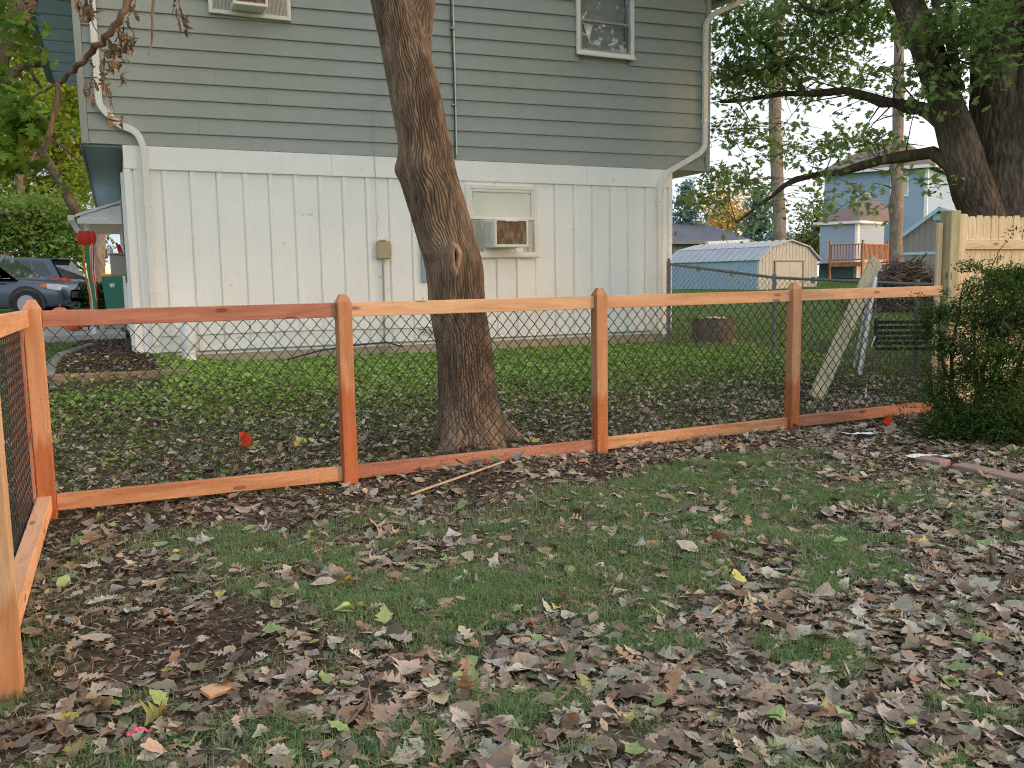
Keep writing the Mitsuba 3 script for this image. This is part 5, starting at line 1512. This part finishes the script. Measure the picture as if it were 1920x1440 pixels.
def suv(name, label, o, deg, group='grey cars parked on the drive'):
    """a mid-size five-door: local +x is the front, y across, z up; origin on the ground midway between the axles"""
    key = thing(name, label, 'car', group)
    Mx = frame(o, deg)
    k = lambda p: key + '__' + p
    # lower body: sections along the length: x, half width, sill, belt
    st = [(-2.28, .70, .50, .86), (-2.22, .82, .36, .98), (-1.9, .90, .28, 1.05), (-1.2, .925, .25, 1.05), (0, .93, .25, 1.02), (.95, .925, .25, .985), (1.5, .91, .26, .96), (1.95, .86, .28, .90), (2.2, .76, .32, .80), (2.30, .60, .40, .70)]
    xs = np.linspace(st[0][0], st[-1][0], 46)
    from scipy.interpolate import PchipInterpolator
    A = np.array(st)
    hw, sl, bt = [PchipInterpolator(A[:, 0], A[:, i])(xs) for i in (1, 2, 3)]
    prof = [(0, 1.02), (.45, 1.015), (.80, .985), (.93, .91), (.985, .78), (1.0, .60), (.995, .42), (.985, .25), (.95, .08), (.86, 0), (0, 0)]
    n = len(prof)
    v = []
    for x, w, s, b in zip(xs, hw, sl, bt):
        for a, c in prof:
            v.append((x, a * w, s + c * (b - s)))
        for a, c in prof[::-1]:
            v.append((x, -a * w, s + c * (b - s)))
    n2 = 2 * n
    f = [(i * n2 + j, (i + 1) * n2 + j, (i + 1) * n2 + (j + 1) % n2, i * n2 + (j + 1) % n2) for i in range(45) for j in range(n2)]
    m = MB().mesh((np.array(v), np.vstack([np.array(f)[:, [0, 1, 2]], np.array(f)[:, [0, 2, 3]]])), Mx)
    for i0 in (0, 45 * n2):
        m.mesh((np.array(v[i0:i0 + n2]), np.array([(0, j, j + 1) if i0 else (0, j + 1, j) for j in range(1, n2 - 1)])), Mx)
    m.put(k('body'), 'car_paint', smooth=40)
    # cabin: roof shell and pillars as a loft; glass panes lie 4 mm proud
    prof = [(-2.12, 1.0), (-1.78, 1.60), (-1.3, 1.665), (-.4, 1.685), (.25, 1.645), (1.12, .98)]
    hb, ht = .86, .66
    rows = [(x, z, ht + (hb - ht) * (1 - np.clip((z - 1.0) / .68, 0, 1))) for x, z in prof]
    P = [np.array([(x, s * w, z) for x, z, w in rows]) for s in (1, -1)]
    v = np.vstack(P)
    f = [(i, i + 1, i + 7, i + 6) for i in range(5)]
    m = MB().mesh((v, np.vstack([np.array(f)[:, [0, 2, 1]], np.array(f)[:, [0, 3, 2]]])), Mx)
    for s, o_ in ((1, 0), (-1, 6)):
        b_ = np.array([(x, s * hb, .99) for x in (-2.12, -1.6, -.6, .25, .7, 1.12)])
        vv = np.vstack([P[0 if s > 0 else 1], b_])
        ff = [(i, i + 1, i + 7, i + 6) for i in range(5)]
        m.mesh((vv, np.vstack([np.array(ff)[:, :3], np.array(ff)[:, [0, 2, 3]]])), Mx)
    m.put(k('cabin'), 'car_paint', smooth=35)
    for s in (1, -1):
        def side(pts):
            q = [(x, s * (ht + (hb - ht) * (1 - np.clip((z - 1.0) / .68, 0, 1)) + .006), z) for x, z in pts]
            MB().mesh((np.array(q), np.array([(0, i, i + 1) for i in range(1, len(q) - 1)])), Mx).put(k('side_window'), 'car_glass')
        side([(-.28, 1.06), (.78, 1.05), (.30, 1.50), (.18, 1.575), (-.28, 1.60)])
        side([(-1.28, 1.08), (-.36, 1.06), (-.36, 1.60), (-1.2, 1.575)])
        side([(-1.82, 1.16), (-1.36, 1.09), (-1.28, 1.56), (-1.62, 1.53)])
        MB().box(-1.85, 1.0, s * .905 - .012, s * .905 + .012, 1.0, 1.02, Mx).put(k('trim'), 'rim')
        m = MB().box(.62, .80, s * 1.0 - .08, s * 1.0 + .08, 1.0, 1.14, Mx, b=.03)
        m.put(k('mirror'), 'car_paint')
        m = MB().mesh((np.array([(-2.29, s * .50, .93), (-2.245, s * .80, .88), (-1.98, s * .905, .96), (-1.80, s * .915, 1.04), (-2.06, s * .875, 1.06), (-2.255, s * .72, 1.05)]), np.array([(0, 1, 5), (1, 4, 5), (1, 2, 4), (2, 3, 4)])), Mx)
        m.put(k('taillight'), 'red_lens')
        m = MB().mesh((np.array([(2.26, s * .50, .70), (2.12, s * .82, .69), (1.86, s * .885, .74), (1.84, s * .875, .86), (2.06, s * .82, .855), (2.24, s * .55, .80)]) + [.012, s * .012, .0], np.array([(0, 1, 5), (1, 4, 5), (1, 2, 4), (2, 3, 4)])), Mx)
        m.put(k('headlight'), 'clear_lens')
        m = MB().mesh((np.array([(1.86, s * .90, .75), (1.72, s * .915, .79), (1.74, s * .905, .86), (1.85, s * .888, .86)]) + [0, s * .012, 0], np.array([(0, 1, 2), (0, 2, 3)])), Mx)
        m.put(k('marker_light'), 'orange_plastic')
        for x in (-1.36, 1.36):
            w = uniq(k('wheel'))
            c = Mx[:3, :3] @ np.array([x, s * .80, .36]) + Mx[:3, 3]
            ax = Mx[:3, :3] @ np.array([0, s, 0])
            MB().tube([c - ax * .1, c + ax * .125, c + ax * .14], [.36, .36, .33], 24).put(w + '__tyre', 'tyre', smooth=35)
            MB().tube([c + ax * .13, c + ax * .146], [.24, .22], 20).put(w + '__rim', 'rim', smooth=35)
            m = MB()
            th = np.linspace(-.25, math.pi + .25, 18)
            ring = [(x + r * math.cos(t_), s * (.935 if r < .45 else .93), .36 + r * math.sin(t_)) for r in (.38, .455) for t_ in th]
            m.mesh((np.array(ring), np.array([q for i in range(17) for q in ((i, i + 1, i + 19), (i, i + 19, i + 18))])), Mx)
            m.put(k('wheel_arch'), 'black_plastic')
    MB().mesh((np.array([(-2.15, .78, 1.02), (-2.15, -.78, 1.02), (-1.80, -.63, 1.585), (-1.80, .63, 1.585)]) + [-.008, 0, .004], np.array([(0, 1, 2), (0, 2, 3)])), Mx).put(k('rear_window'), 'car_glass')
    MB().mesh((np.array([(1.08, .80, 1.0), (1.08, -.80, 1.0), (.28, -.63, 1.63), (.28, .63, 1.63)]) + [.008, 0, .004], np.array([(0, 2, 1), (0, 3, 2)])), Mx).put(k('windscreen'), 'car_glass')
    MB().box(-1.98, -1.70, -.62, .62, 1.60, 1.63, Mx, b=.008).put(k('spoiler'), 'car_paint')
    MB().box(2.2, 2.31, -.55, .55, .48, .66, Mx, b=.02).put(k('grille'), 'black_plastic')
    MB().box(-2.30, -2.2, -.70, .70, .42, .58, Mx, b=.02).put(k('bumper'), 'black_plastic')
    return key


cf = lambda px_, D_: None
deg0 = math.degrees(math.atan2(CR[1], CR[0]))
o = np.array((-0.988, 25.296, 1.045)); o[2] = .575
o = o - CR * 2.22
suv('parked_car', 'dark grey car with its nose and headlight towards the porch, nearer of the two', tuple(o), deg0 + 4)
o = np.array((-1.083, 29.024, 1.331)); o[2] = .57
o = o - CR * 2.2
suv('parked_car', 'dark grey hatch-backed car with red tail light, farther of the two', tuple(o), deg0 + 183)
# far vehicles in the street
o = np.array((-2.215, 67.429, 1.984)); o[2] = .55
suv('parked_car', 'small dark car far along the street behind the porch post', tuple(o), deg0 + 10, None)
V = thing('white_van', 'white van far off between the porch post and the house', 'van')
o = np.array((-0.679, 61.302, 2.742)); o[2] = .55
Mx = frame(tuple(o), deg0 + 5)
MB().box(-1.2, .55, -.95, .95, .45, 2.35, Mx, b=.12).put(V + '__body', 'white_paint')
MB().box(.5, 1.6, -.9, .9, .45, 1.3, Mx, b=.12).put(V + '__bonnet', 'white_paint')
MB().box(-.3, .5, -.97, -.955, 1.35, 2.0, Mx).put(V + '__window', 'car_glass')
for x in (-.8, 1.0):
    p = Mx[:3, :3] @ np.array([x, -.9, .36]) + Mx[:3, 3]
    ax = Mx[:3, :3] @ np.array([0, 1, 0])
    MB().tube([p - ax * .1, p + ax * .1], .36, 16).put(V + '__wheel', 'tyre')
# wheeled bin
b = thing('waste_bin', 'green wheeled waste bin with yellow lid beside the house front', 'bin')
o = np.array((0.009, 22.057, 0.867)); o[2] = .60 if o[1] < 18.5 else .575
Mx = frame(tuple(o), deg0)
v = np.array([(sx_ * w, sy_ * w * .95, z) for z, w in ((.1, .17), (.98, .225)) for sx_, sy_ in ((-1, -1), (1, -1), (1, 1), (-1, 1))])
MB().mesh((v, np.array([(0, 1, 5), (0, 5, 4), (1, 2, 6), (1, 6, 5), (2, 3, 7), (2, 7, 6), (3, 0, 4), (3, 4, 7), (0, 2, 1), (0, 3, 2)])), Mx).put(b + '__body', 'green_plastic')
MB().box(-.24, .24, -.24, .26, .985, 1.05, Mx, b=.03).put(b + '__lid', 'yellow_plastic')
for s in (-1, 1):
    p = Mx[:3, :3] @ np.array([s * .22, .22, .11]) + Mx[:3, 3]
    MB().tube([p - CR * .03, p + CR * .03], .11, 14).put(b + '__wheel', 'tyre')
tx = meshkit.text_mesh('W', .09, .004, True)
R_ = np.eye(4)
R_[:3, :3] = np.array([[1, 0, 0], [0, 0, -1], [0, 1, 0]])
R_[:3, 3] = [-.05, -.212, .74]
MB().mesh(tx, Mx @ R_).put(b + '__emblem', 'white_paint')
# box on the front wall
b = thing('wall_box', 'square beige box hung on the front corner of the house', 'box')
MB().box(-.045, .165, 12.35, 12.6, 1.435, 1.70, b=.01).put(b + '__box', 'beige_box')
MB().box(-.06, .166, 12.33, 12.62, 1.702, 1.722, b=.006).put(b + '__lid', 'beige_box')
t = thing('ornament_sticks', 'red and white sticks standing on the beige box', 'ornament')
MB().tube([(.08, 12.45, 1.72), (.045, 12.45, 1.86)], .016, 6).put(t + '__red_stick', 'red_cloth')
MB().tube([(.11, 12.5, 1.72), (.075, 12.5, 1.84)], .014, 6).put(t + '__red_stick', 'red_cloth')
MB().tube([(-.035, 12.45, 1.722), (-.035, 12.45, 1.79), (-.035, 12.45, 1.83)], [.035, .03, .006], 8).put(t + '__white_cone', 'white_paint')
# red ornament with streamers on the porch post
t = thing('porch_ornament', 'red hanging ornament with long orange and green streamers on the white porch post', 'ornament')
ox, oy = -.36, 15.02
ic = trimesh.creation.icosphere(3, .095)
vv = np.asarray(ic.vertices) * [1.05, .6, 1.25]
vv = vv * (1 + .10 * np.sin(9 * np.arctan2(vv[:, 0], vv[:, 2]))[:, None] * .4)
MB().mesh((vv + [ox, oy, 2.05], np.asarray(ic.faces))).put(t + '__bow', 'red_cloth', smooth=True)
m = MB()
for s in (-1, 1):
    m.mesh((np.asarray(ic.vertices) * [.55, .4, 1.1] + [ox + s * .085, oy - .01, 2.06], np.asarray(ic.faces)))
m.put(t + '__loop', 'red_cloth', smooth=True)
for dx, mat, w in ((-.065, 'orange_plastic', .024), (-.01, 'green_cloth', .05), (.055, 'orange_plastic', .026), (.085, 'red_cloth', .018)):
    zz = np.linspace(1.98, .75 + .2 * (mat == 'red_cloth'), 14)
    m = MB()
    L_ = [(ox + dx + .05 * (2 - z) * (1 if dx < 0 else -.3) + .012 * math.sin(7 * z), oy - .03 + .015 * math.sin(5 * z + dx * 40), z) for z in zz]
    v = [(x + e, y, z) for x, y, z in L_ for e in (-w / 2, w / 2)] + [(x + e, y + .004, z) for x, y, z in L_ for e in (-w / 2, w / 2)]
    n = len(zz)
    f = [(2 * i, 2 * i + 1, 2 * i + 3, 2 * i + 2) for i in range(n - 1)]
    m.add(v, f + [tuple(q + 2 * n for q in a[::-1]) for a in f])
    m.put(t + '__streamer', mat)
# pumpkins
def pumpkin(label, c, r):
    t = thing('pumpkin', label, 'pumpkin')
    ic = trimesh.creation.icosphere(4, 1)
    v = np.asarray(ic.vertices)
    a = np.arctan2(v[:, 1], v[:, 0])
    k = (1 - .09 * np.abs(np.cos(4.5 * a)) ** 6 * np.hypot(v[:, 0], v[:, 1]))
    z = v[:, 2] * .82 * (1 - .25 * np.exp(-(np.hypot(v[:, 0], v[:, 1]) / .25) ** 2))
    MB().mesh((np.stack([v[:, 0] * k, v[:, 1] * k, z], 1) * r + np.array(c) + [0, 0, .8 * r], np.asarray(ic.faces))).put(t + '__fruit', 'pumpkin_skin', smooth=True)
    c = np.array(c)
    MB().tube([c + [0, 0, 1.45 * r], c + [0, 0, 1.75 * r], c + [.12 * r, 0, 1.95 * r]], [.14 * r, .09 * r, .08 * r], 7).put(t + '__stem', 'brown_trim')


p = (-0.766, 18.604, 0.508)
pumpkin('large orange pumpkin on the concrete slab under the first top rail', (p[0] + .12, 15.7, .60), .165)
p = (-1.204, 22.61, 0.89)
pumpkin('small orange pumpkin farther back by the dark cars', (p[0], p[1], .575 + .0), .19)
# black stand and grey step box on the slab
t = thing('metal_stand', 'thin black metal stand on the slab under the first rail', 'stand')
for x in (-.62, -.45, -.30):
    MB().bar((x, 16.0, .60), (x, 16.0, .95), .02, .02, up=(1, 0, 0)).put(t + '__leg', 'black_plastic')
MB().bar((-.63, 16.0, .96), (-.29, 16.0, .96), .02, .02).put(t + '__top', 'black_plastic')
MB().bar((-.62, 16.0, .66), (-.30, 16.0, .66), .02, .015).put(t + '__brace', 'black_plastic')
t = thing('step_box', 'grey step at the front door beside the house corner', 'step')
MB().box(-.22, .10, 16.2, 17.0, .601, .86, b=.01).put(t, 'concrete')
# hedge and shrubs by the street
for lab, p, r, n in (('dark clipped shrub behind the porch post', (-0.592, 25.676, 1.103), (.55, .5, .38), 2600), ('dark shrub beside the waste bin', (-0.268, 23.863, 1.041), (.30, .4, .45), 1600)):
    t = thing('shrub', lab, 'shrub')
    p = np.array(p)
    MB().tube([(p[0], p[1], .4), (p[0], p[1], p[2])], .03, 6).put(t + '__stem', 'dark_bark')
    put_leaves(t + '__foliage', [(p, r, n)], QUAD, .09, (.03, .07, .02), spread=.07)
t = thing('street_tree', 'brown trunk of a street tree behind the porch', 'tree')
MB().tube([(-0.55, 30.002, 0.495), (-0.476, 30.116, 1.653), (-0.331, 30.22, 2.976), (-0.237, 30.304, 3.969)], [.26, .2, .17, .15], 10).put(t + '__trunk', 'pine_bark', smooth=True)
# garden bed with its edging
M['mulch_bark'] = diffuse(VC)
mv, mf, mc = [], [], []
nb = 5200
q = rng.uniform([-.55, 9.4], [.5, 15.0], (nb * 2, 2))
q = q[(q[:, 0] > -.55 + .0 * q[:, 1]) & (q[:, 0] < .17 + .35 * (q[:, 1] < 10.95))][:nb]
vt = np.array([(-.5, -.16, 0), (.5, -.2, 0), (.55, .16, .05), (-.45, .2, .05), (-.3, 0, .16), (.35, 0, .15)])
ft = np.array([(0, 1, 5), (0, 5, 4), (1, 2, 5), (2, 3, 4), (2, 4, 5), (3, 0, 4)])
v, f = scatter(vt, ft, np.c_[q, ground_z(q[:, 0], q[:, 1]) + .015 + rng.uniform(0, .03, len(q))], rot(rng.uniform(0, 6.28, len(q)), rng.normal(0, .3, len(q)), rng.normal(0, .3, len(q))), rng.uniform(.03, .09, len(q)))
c = np.array([.085, .06, .052]) * rng.uniform(.5, 1.5, (len(q), 1)) + (rng.random((len(q), 1)) < .08) * np.array([.22, .18, .14])
scene['mulch'] = mikit.ply((v, f), 'mulch_bark', color=rep_col(np.clip(c, 0, 1), 6))
tag('mulch', 'dark bark mulch in the bed at the house corner', 'mulch', kind='stuff')
M['old_concrete'] = diffuse(paint((.24, .24, .225), .25))
M['old_timber'] = pri(wood(0, (.24, .18, .11), (.14, .105, .065), .2, None, 5.0), .8)
t = thing('garden_edging', 'weathered timber lying along the front of the mulch bed', 'timber')
MB().bar((-.62, 9.25, gz(-.6, 9.25) + .03), (.62, 9.42, gz(.6, 9.4) + .04), .12, .11, .012).put(t, 'old_timber')
t = thing('stone_edging', 'curved grey concrete edging at the left of the mulch bed', 'edging')
cp = [(-.64, 9.4), (-.66, 10.2), (-.62, 11.0), (-.5, 12.0), (-.36, 13.2)]
for i, (a, b) in enumerate(zip(cp[:-1], cp[1:])):
    za, zb2 = gz(*a) + .05, gz(*b) + .05
    MB().bar((*a, za - .03), (b[0], b[1] - .01, zb2 - .03), .10, .12, .015).put(t + '__block', 'old_concrete')
# white pedestal against the wall
t = thing('pedestal', 'white turned pedestal standing against the white wall behind the first bay', 'pedestal')
px_, py_ = .735, 10.78
zz = gz(px_, py_)
pr = [(.0, .0), (.125, .0), (.125, .03), (.10, .06), (.075, .10), (.068, .14), (.078, .16), (.068, .18), (.082, .22), (.095, .30), (.085, .38), (.06, .46), (.052, .55), (.07, .58), (.055, .60), (.09, .66), (.10, .69), (0, .69)]
lt = trimesh.creation.revolve(np.array(pr), sections=28)
lt.apply_translation([px_, py_, zz - .02])
MB().mesh(lt).put(t, 'ceramic', smooth=40)
t = thing('drain_hose', 'black hose lying along the foundation behind the second post', 'hose')
MB().tube([(1.75, 10.72, gz(1.75, 10.72) + .05), (2.3, 10.80, .46), (2.75, 10.84, .50), (3.15, 10.85, .52), (3.35, 10.8, .45)], .010, 8).put(t, 'black_plastic', smooth=True)
t = thing('vine', 'bare curled vine on the white wall left of the trunk', 'vine')
m = MB()
for i in range(7):
    a = np.array([3.62 + .07 * i, Yw - .05, .66])
    m.tube([a + [0, 0, 0], a + [.05, -.02, .05 * math.sin(i * 2)], a + [.10, -.01, -.02], a + [.08, 0, -.05 - .03 * (i % 3)], a + [.03, 0, -.03]], .006, 5)
for x in (3.9, 4.0, 4.06):
    m.tube([(x, Yw - .06, .33), (x + .02, Yw - .05, .5), (x - .02, Yw - .05, .68)], .005, 5)
m.put(t, 'dark_bark')

# ---------------------------------------------------------------- small things on the ground
M['stick_wood'] = pri(wood(0, (.62, .44, .27), (.48, .32, .18), .1, None, 1.0), .6)
M['white_plastic'] = pri((.80, .84, .88), .25)
M['brick_pink'] = diffuse(paint((.30, .22, .19), .25))
M['pink_tape'] = pri((.85, .12, .22), .5)


def pin_flag(label, x, y, hh, w, ang, tri=False):
    t = thing('marker_flag', label, 'flag', None)
    z = gz(x, y)
    tipx = np.array([.02 * math.cos(ang), .02 * math.sin(ang), 0])
    MB().tube([(x, y, z - .05), np.array([x, y, z + hh]) + tipx], .0022, 5).put(t + '__wire', 'dull_metal')
    n = 7
    d = np.array([math.cos(ang), math.sin(ang), 0])
    nn = np.array([-d[1], d[0], 0])
    v = []
    for i in range(n):
        s = i / (n - 1)
        for k in (0, 1):
            hgt = (hh - .10 * k * (1 - (s if tri else 0)) - (.10 * s * .55 if tri else 0)) if tri else hh - .105 * k - .02 * s
            v.append(np.array([x, y, z + hgt]) + tipx + d * w * s + nn * .012 * math.sin(5 * s + k))
    f = [(2 * i, 2 * i + 1, 2 * i + 3, 2 * i + 2) for i in range(n - 1)]
    MB().add(v, f).put(t + '__cloth', 'flag_red')


x, y, _z = (0.742, 6.522, 0.02)
pin_flag('orange red flag leaning on its wire behind the first bay', x, y, .13, .085, -.45)
x, y, _z = (5.595, 4.999, 0.03)
pin_flag('small red triangular flag by the bottom rail of the last bay', x, y, .135, -.09, -.45, True)
a, b = np.array((1.535, 4.883, 0.02)), np.array((2.277, 5.172, 0.02))
t = thing('wood_strip', 'thin pale wood offcut on the soil before the second bay', 'stick')
MB().bar((a[0], a[1], gz(*a[:2]) + .022), (b[0], b[1], gz(*b[:2]) + .024), .015, .010, .001).put(t, 'stick_wood')
t = thing('wood_chip', 'square orange brown wood offcut among leaves at lower left', 'wood offcut')
x, y, _z = (0.211, 2.705, 0)
MB().box(-.045, .045, -.035, .035, 0, .014, frame((x, y, gz(x, y) + .025), 20), b=.002).put(t, 'cedar_rail_pale')
for lab, p, s in (('white sheet for the shine of a puddle before the last bay', (5.124, 4.878, 0.03), (.10, .035)), ('long white plastic scrap left of the brick edging', (4.893, 4.033, 0.03), (.17, .03))):  # the first white sheet stands in for the shine of a puddle
    t = thing('plastic_scrap', lab, 'scrap')
    m = MB()
    n = 9
    v = []
    for i in range(n):
        for k in (-1, 0, 1):
            v.append((p[0] + (i / (n - 1) - .5) * 2 * s[0] * .911, p[1] - (i / (n - 1) - .5) * 2 * s[0] * .413 + k * s[1] * (1 + .3 * math.sin(i)), gz(p[0], p[1]) + .035 + rng.normal(0, .006)))
    f = [q_ for i in range(n - 1) for q_ in ((3 * i, 3 * i + 3, 3 * i + 4, 3 * i + 1), (3 * i + 1, 3 * i + 4, 3 * i + 5, 3 * i + 2))]
    m.add(v, f).put(t, 'white_plastic', smooth=True)
t = thing('brick_edging', 'row of flat pinkish brick pavers half buried at the right edge', 'brick')
for i, (px0, px1) in enumerate((((4.782, 4.011, 0.02), (4.797, 3.832, 0.02)), ((4.769, 3.72, 0.02), (4.777, 3.494, 0.02)), ((4.772, 3.48, 0.02), (4.796, 3.246, 0.02)))):
    a, b = np.array(px0), np.array(px1)
    MB().bar((a[0], a[1], gz(*a[:2]) + .025), (b[0], b[1], gz(*b[:2]) + .025), .12, .05, .006).put(t + '__brick', 'brick_pink')
t = thing('twig', 'bare twig lying on the grass right of centre', 'twig')
a, b = np.array((1.886, 2.496, 0.01)), np.array((2.082, 2.557, 0.01))
MB().tube([(a[0], a[1], gz(*a[:2]) + .02), ((a[0] + b[0]) / 2, (a[1] + b[1]) / 2 + .01, gz(*a[:2]) + .035), (b[0], b[1], gz(*b[:2]) + .04)], [.006, .005, .003], 6).put(t, 'grey_plank')
t = thing('white_stake', 'short white stake behind the last bay', 'stake')
x, y, _z = (6.443, 6.048, 0.06)
MB().tube([(x, y, gz(x, y) - .02), (x + .01, y, gz(x, y) + .14)], .007, 6).put(t, 'white_paint')
for lab, p in (('knot of pink tape on the lawn at lower left', (-0.017, 2.542, 0.02)), ('scrap of red tape at the foot of the corner post', (-0.435, 5.224, 0.02)), ):
    t = thing('tape_scrap', lab, 'tape')
    z = gz(p[0], p[1]) + .03
    m = MB()
    for k in range(2):
        pts = [(p[0] + .012 * i * (1 if k else -1) + .004 * math.sin(3 * i), p[1] + .004 * math.cos(4 * i + k), z + .008 * math.sin(2 * i + k)) for i in range(4)]
        v = [q_ for a_ in pts for q_ in (a_, (a_[0], a_[1] + .004, a_[2] + .008))]
        m.add(v, [(2 * i, 2 * i + 2, 2 * i + 3, 2 * i + 1) for i in range(3)])
    m.put(t, 'pink_tape')
# dead branch hanging into the upper left of the picture
t = thing('dead_branch', 'dead brown branch with shrivelled leaves hanging across the upper left corner', 'branch')
m = MB()
pth = [(0.147, 3.392, 2.359), (0.101, 3.396, 2.231), (0.037, 3.436, 2.142), (-0.028, 3.491, 2.081), (-0.084, 3.543, 2.03), (-0.139, 3.585, 1.992)]
main = limb(m, pth, .0135, .0095, 22, 8, .08)
limb(m, [(-0.139, 3.585, 1.992), (-0.146, 3.581, 1.935), (-0.169, 3.581, 1.85), (-0.197, 3.604, 1.759)], .010, .009, 14, 8, .12)
limb(m, [(-0.139, 3.585, 1.989), (-0.173, 3.621, 1.979), (-0.218, 3.661, 1.959), (-0.254, 3.695, 1.922)], .005, .003, 8, 6)
limb(m, [(0.188, 3.368, 2.321), (0.178, 3.356, 2.193), (0.17, 3.351, 2.119), (0.154, 3.35, 2.057)], .006, .003, 12, 6, .15)
limb(m, [(-0.03, 3.521, 2.306), (-0.017, 3.5, 2.193), (0.001, 3.487, 2.152)], .003, .002, 8, 5)
limb(m, [(0.267, 3.332, 2.32), (0.263, 3.322, 2.228)], .003, .002, 6, 5)
limb(m, [(0.013, 3.424, 1.961), (0.024, 3.413, 1.915), (0.038, 3.401, 1.868)], .0018, .0012, 6, 5)
m.put(t + '__wood', 'dark_branch', smooth=True)
M['dark_branch'] = diffuse(bark((.13, .085, .06), (.30, .22, .16), 2.5))
V, Fs, C, base_ = [], [], [], 0
for p, n, s in (((0.064, 3.399, 2.121), 9, .065), ((0.088, 3.392, 2.148), 6, .06), ((0.093, 3.382, 2.093), 4, .05), ((0.032, 3.429, 2.072), 8, .06), ((0.047, 3.418, 2.035), 5, .055), ((-0.015, 3.464, 2.004), 9, .06), ((-0.031, 3.468, 1.976), 4, .05), ((-0.01, 3.44, 1.923), 2, .06), ((0.041, 3.398, 1.861), 2, .06),
                ((-0.042, 3.52, 2.254), 7, .075), ((-0.027, 3.509, 2.231), 4, .06), ((-0.222, 3.888, 2.335), 5, .07), ((0.263, 3.318, 2.195), 3, .07), ((0.262, 3.325, 2.243), 4, .06), ((0.127, 3.386, 2.24), 2, .06)):
    q = np.array(p) + rng.normal(0, .022, (n, 3))
    v = curl(SHAPES_[1][0], n, rng.uniform(1.5, 3.0, n))
    v[..., 0] *= .55
    vv, ff = scatter(v, LF, q + [0, 0, -.02], rot(rng.uniform(0, 6.28, n), -1.3 + rng.normal(0, .35, n), rng.normal(0, .5, n)), s * rng.uniform(.7, 1.3, n))
    V.append(vv)
    Fs.append(ff + base_)
    base_ += len(vv)
    C.append(rep_col(np.array([.17, .115, .065]) * rng.uniform(.5, 1.3, (n, 1)), 33))
scene[t + '__leaves'] = mikit.ply((np.vstack(V), np.vstack(Fs)), 'dry_leaf', smooth=True, color=np.vstack(C))
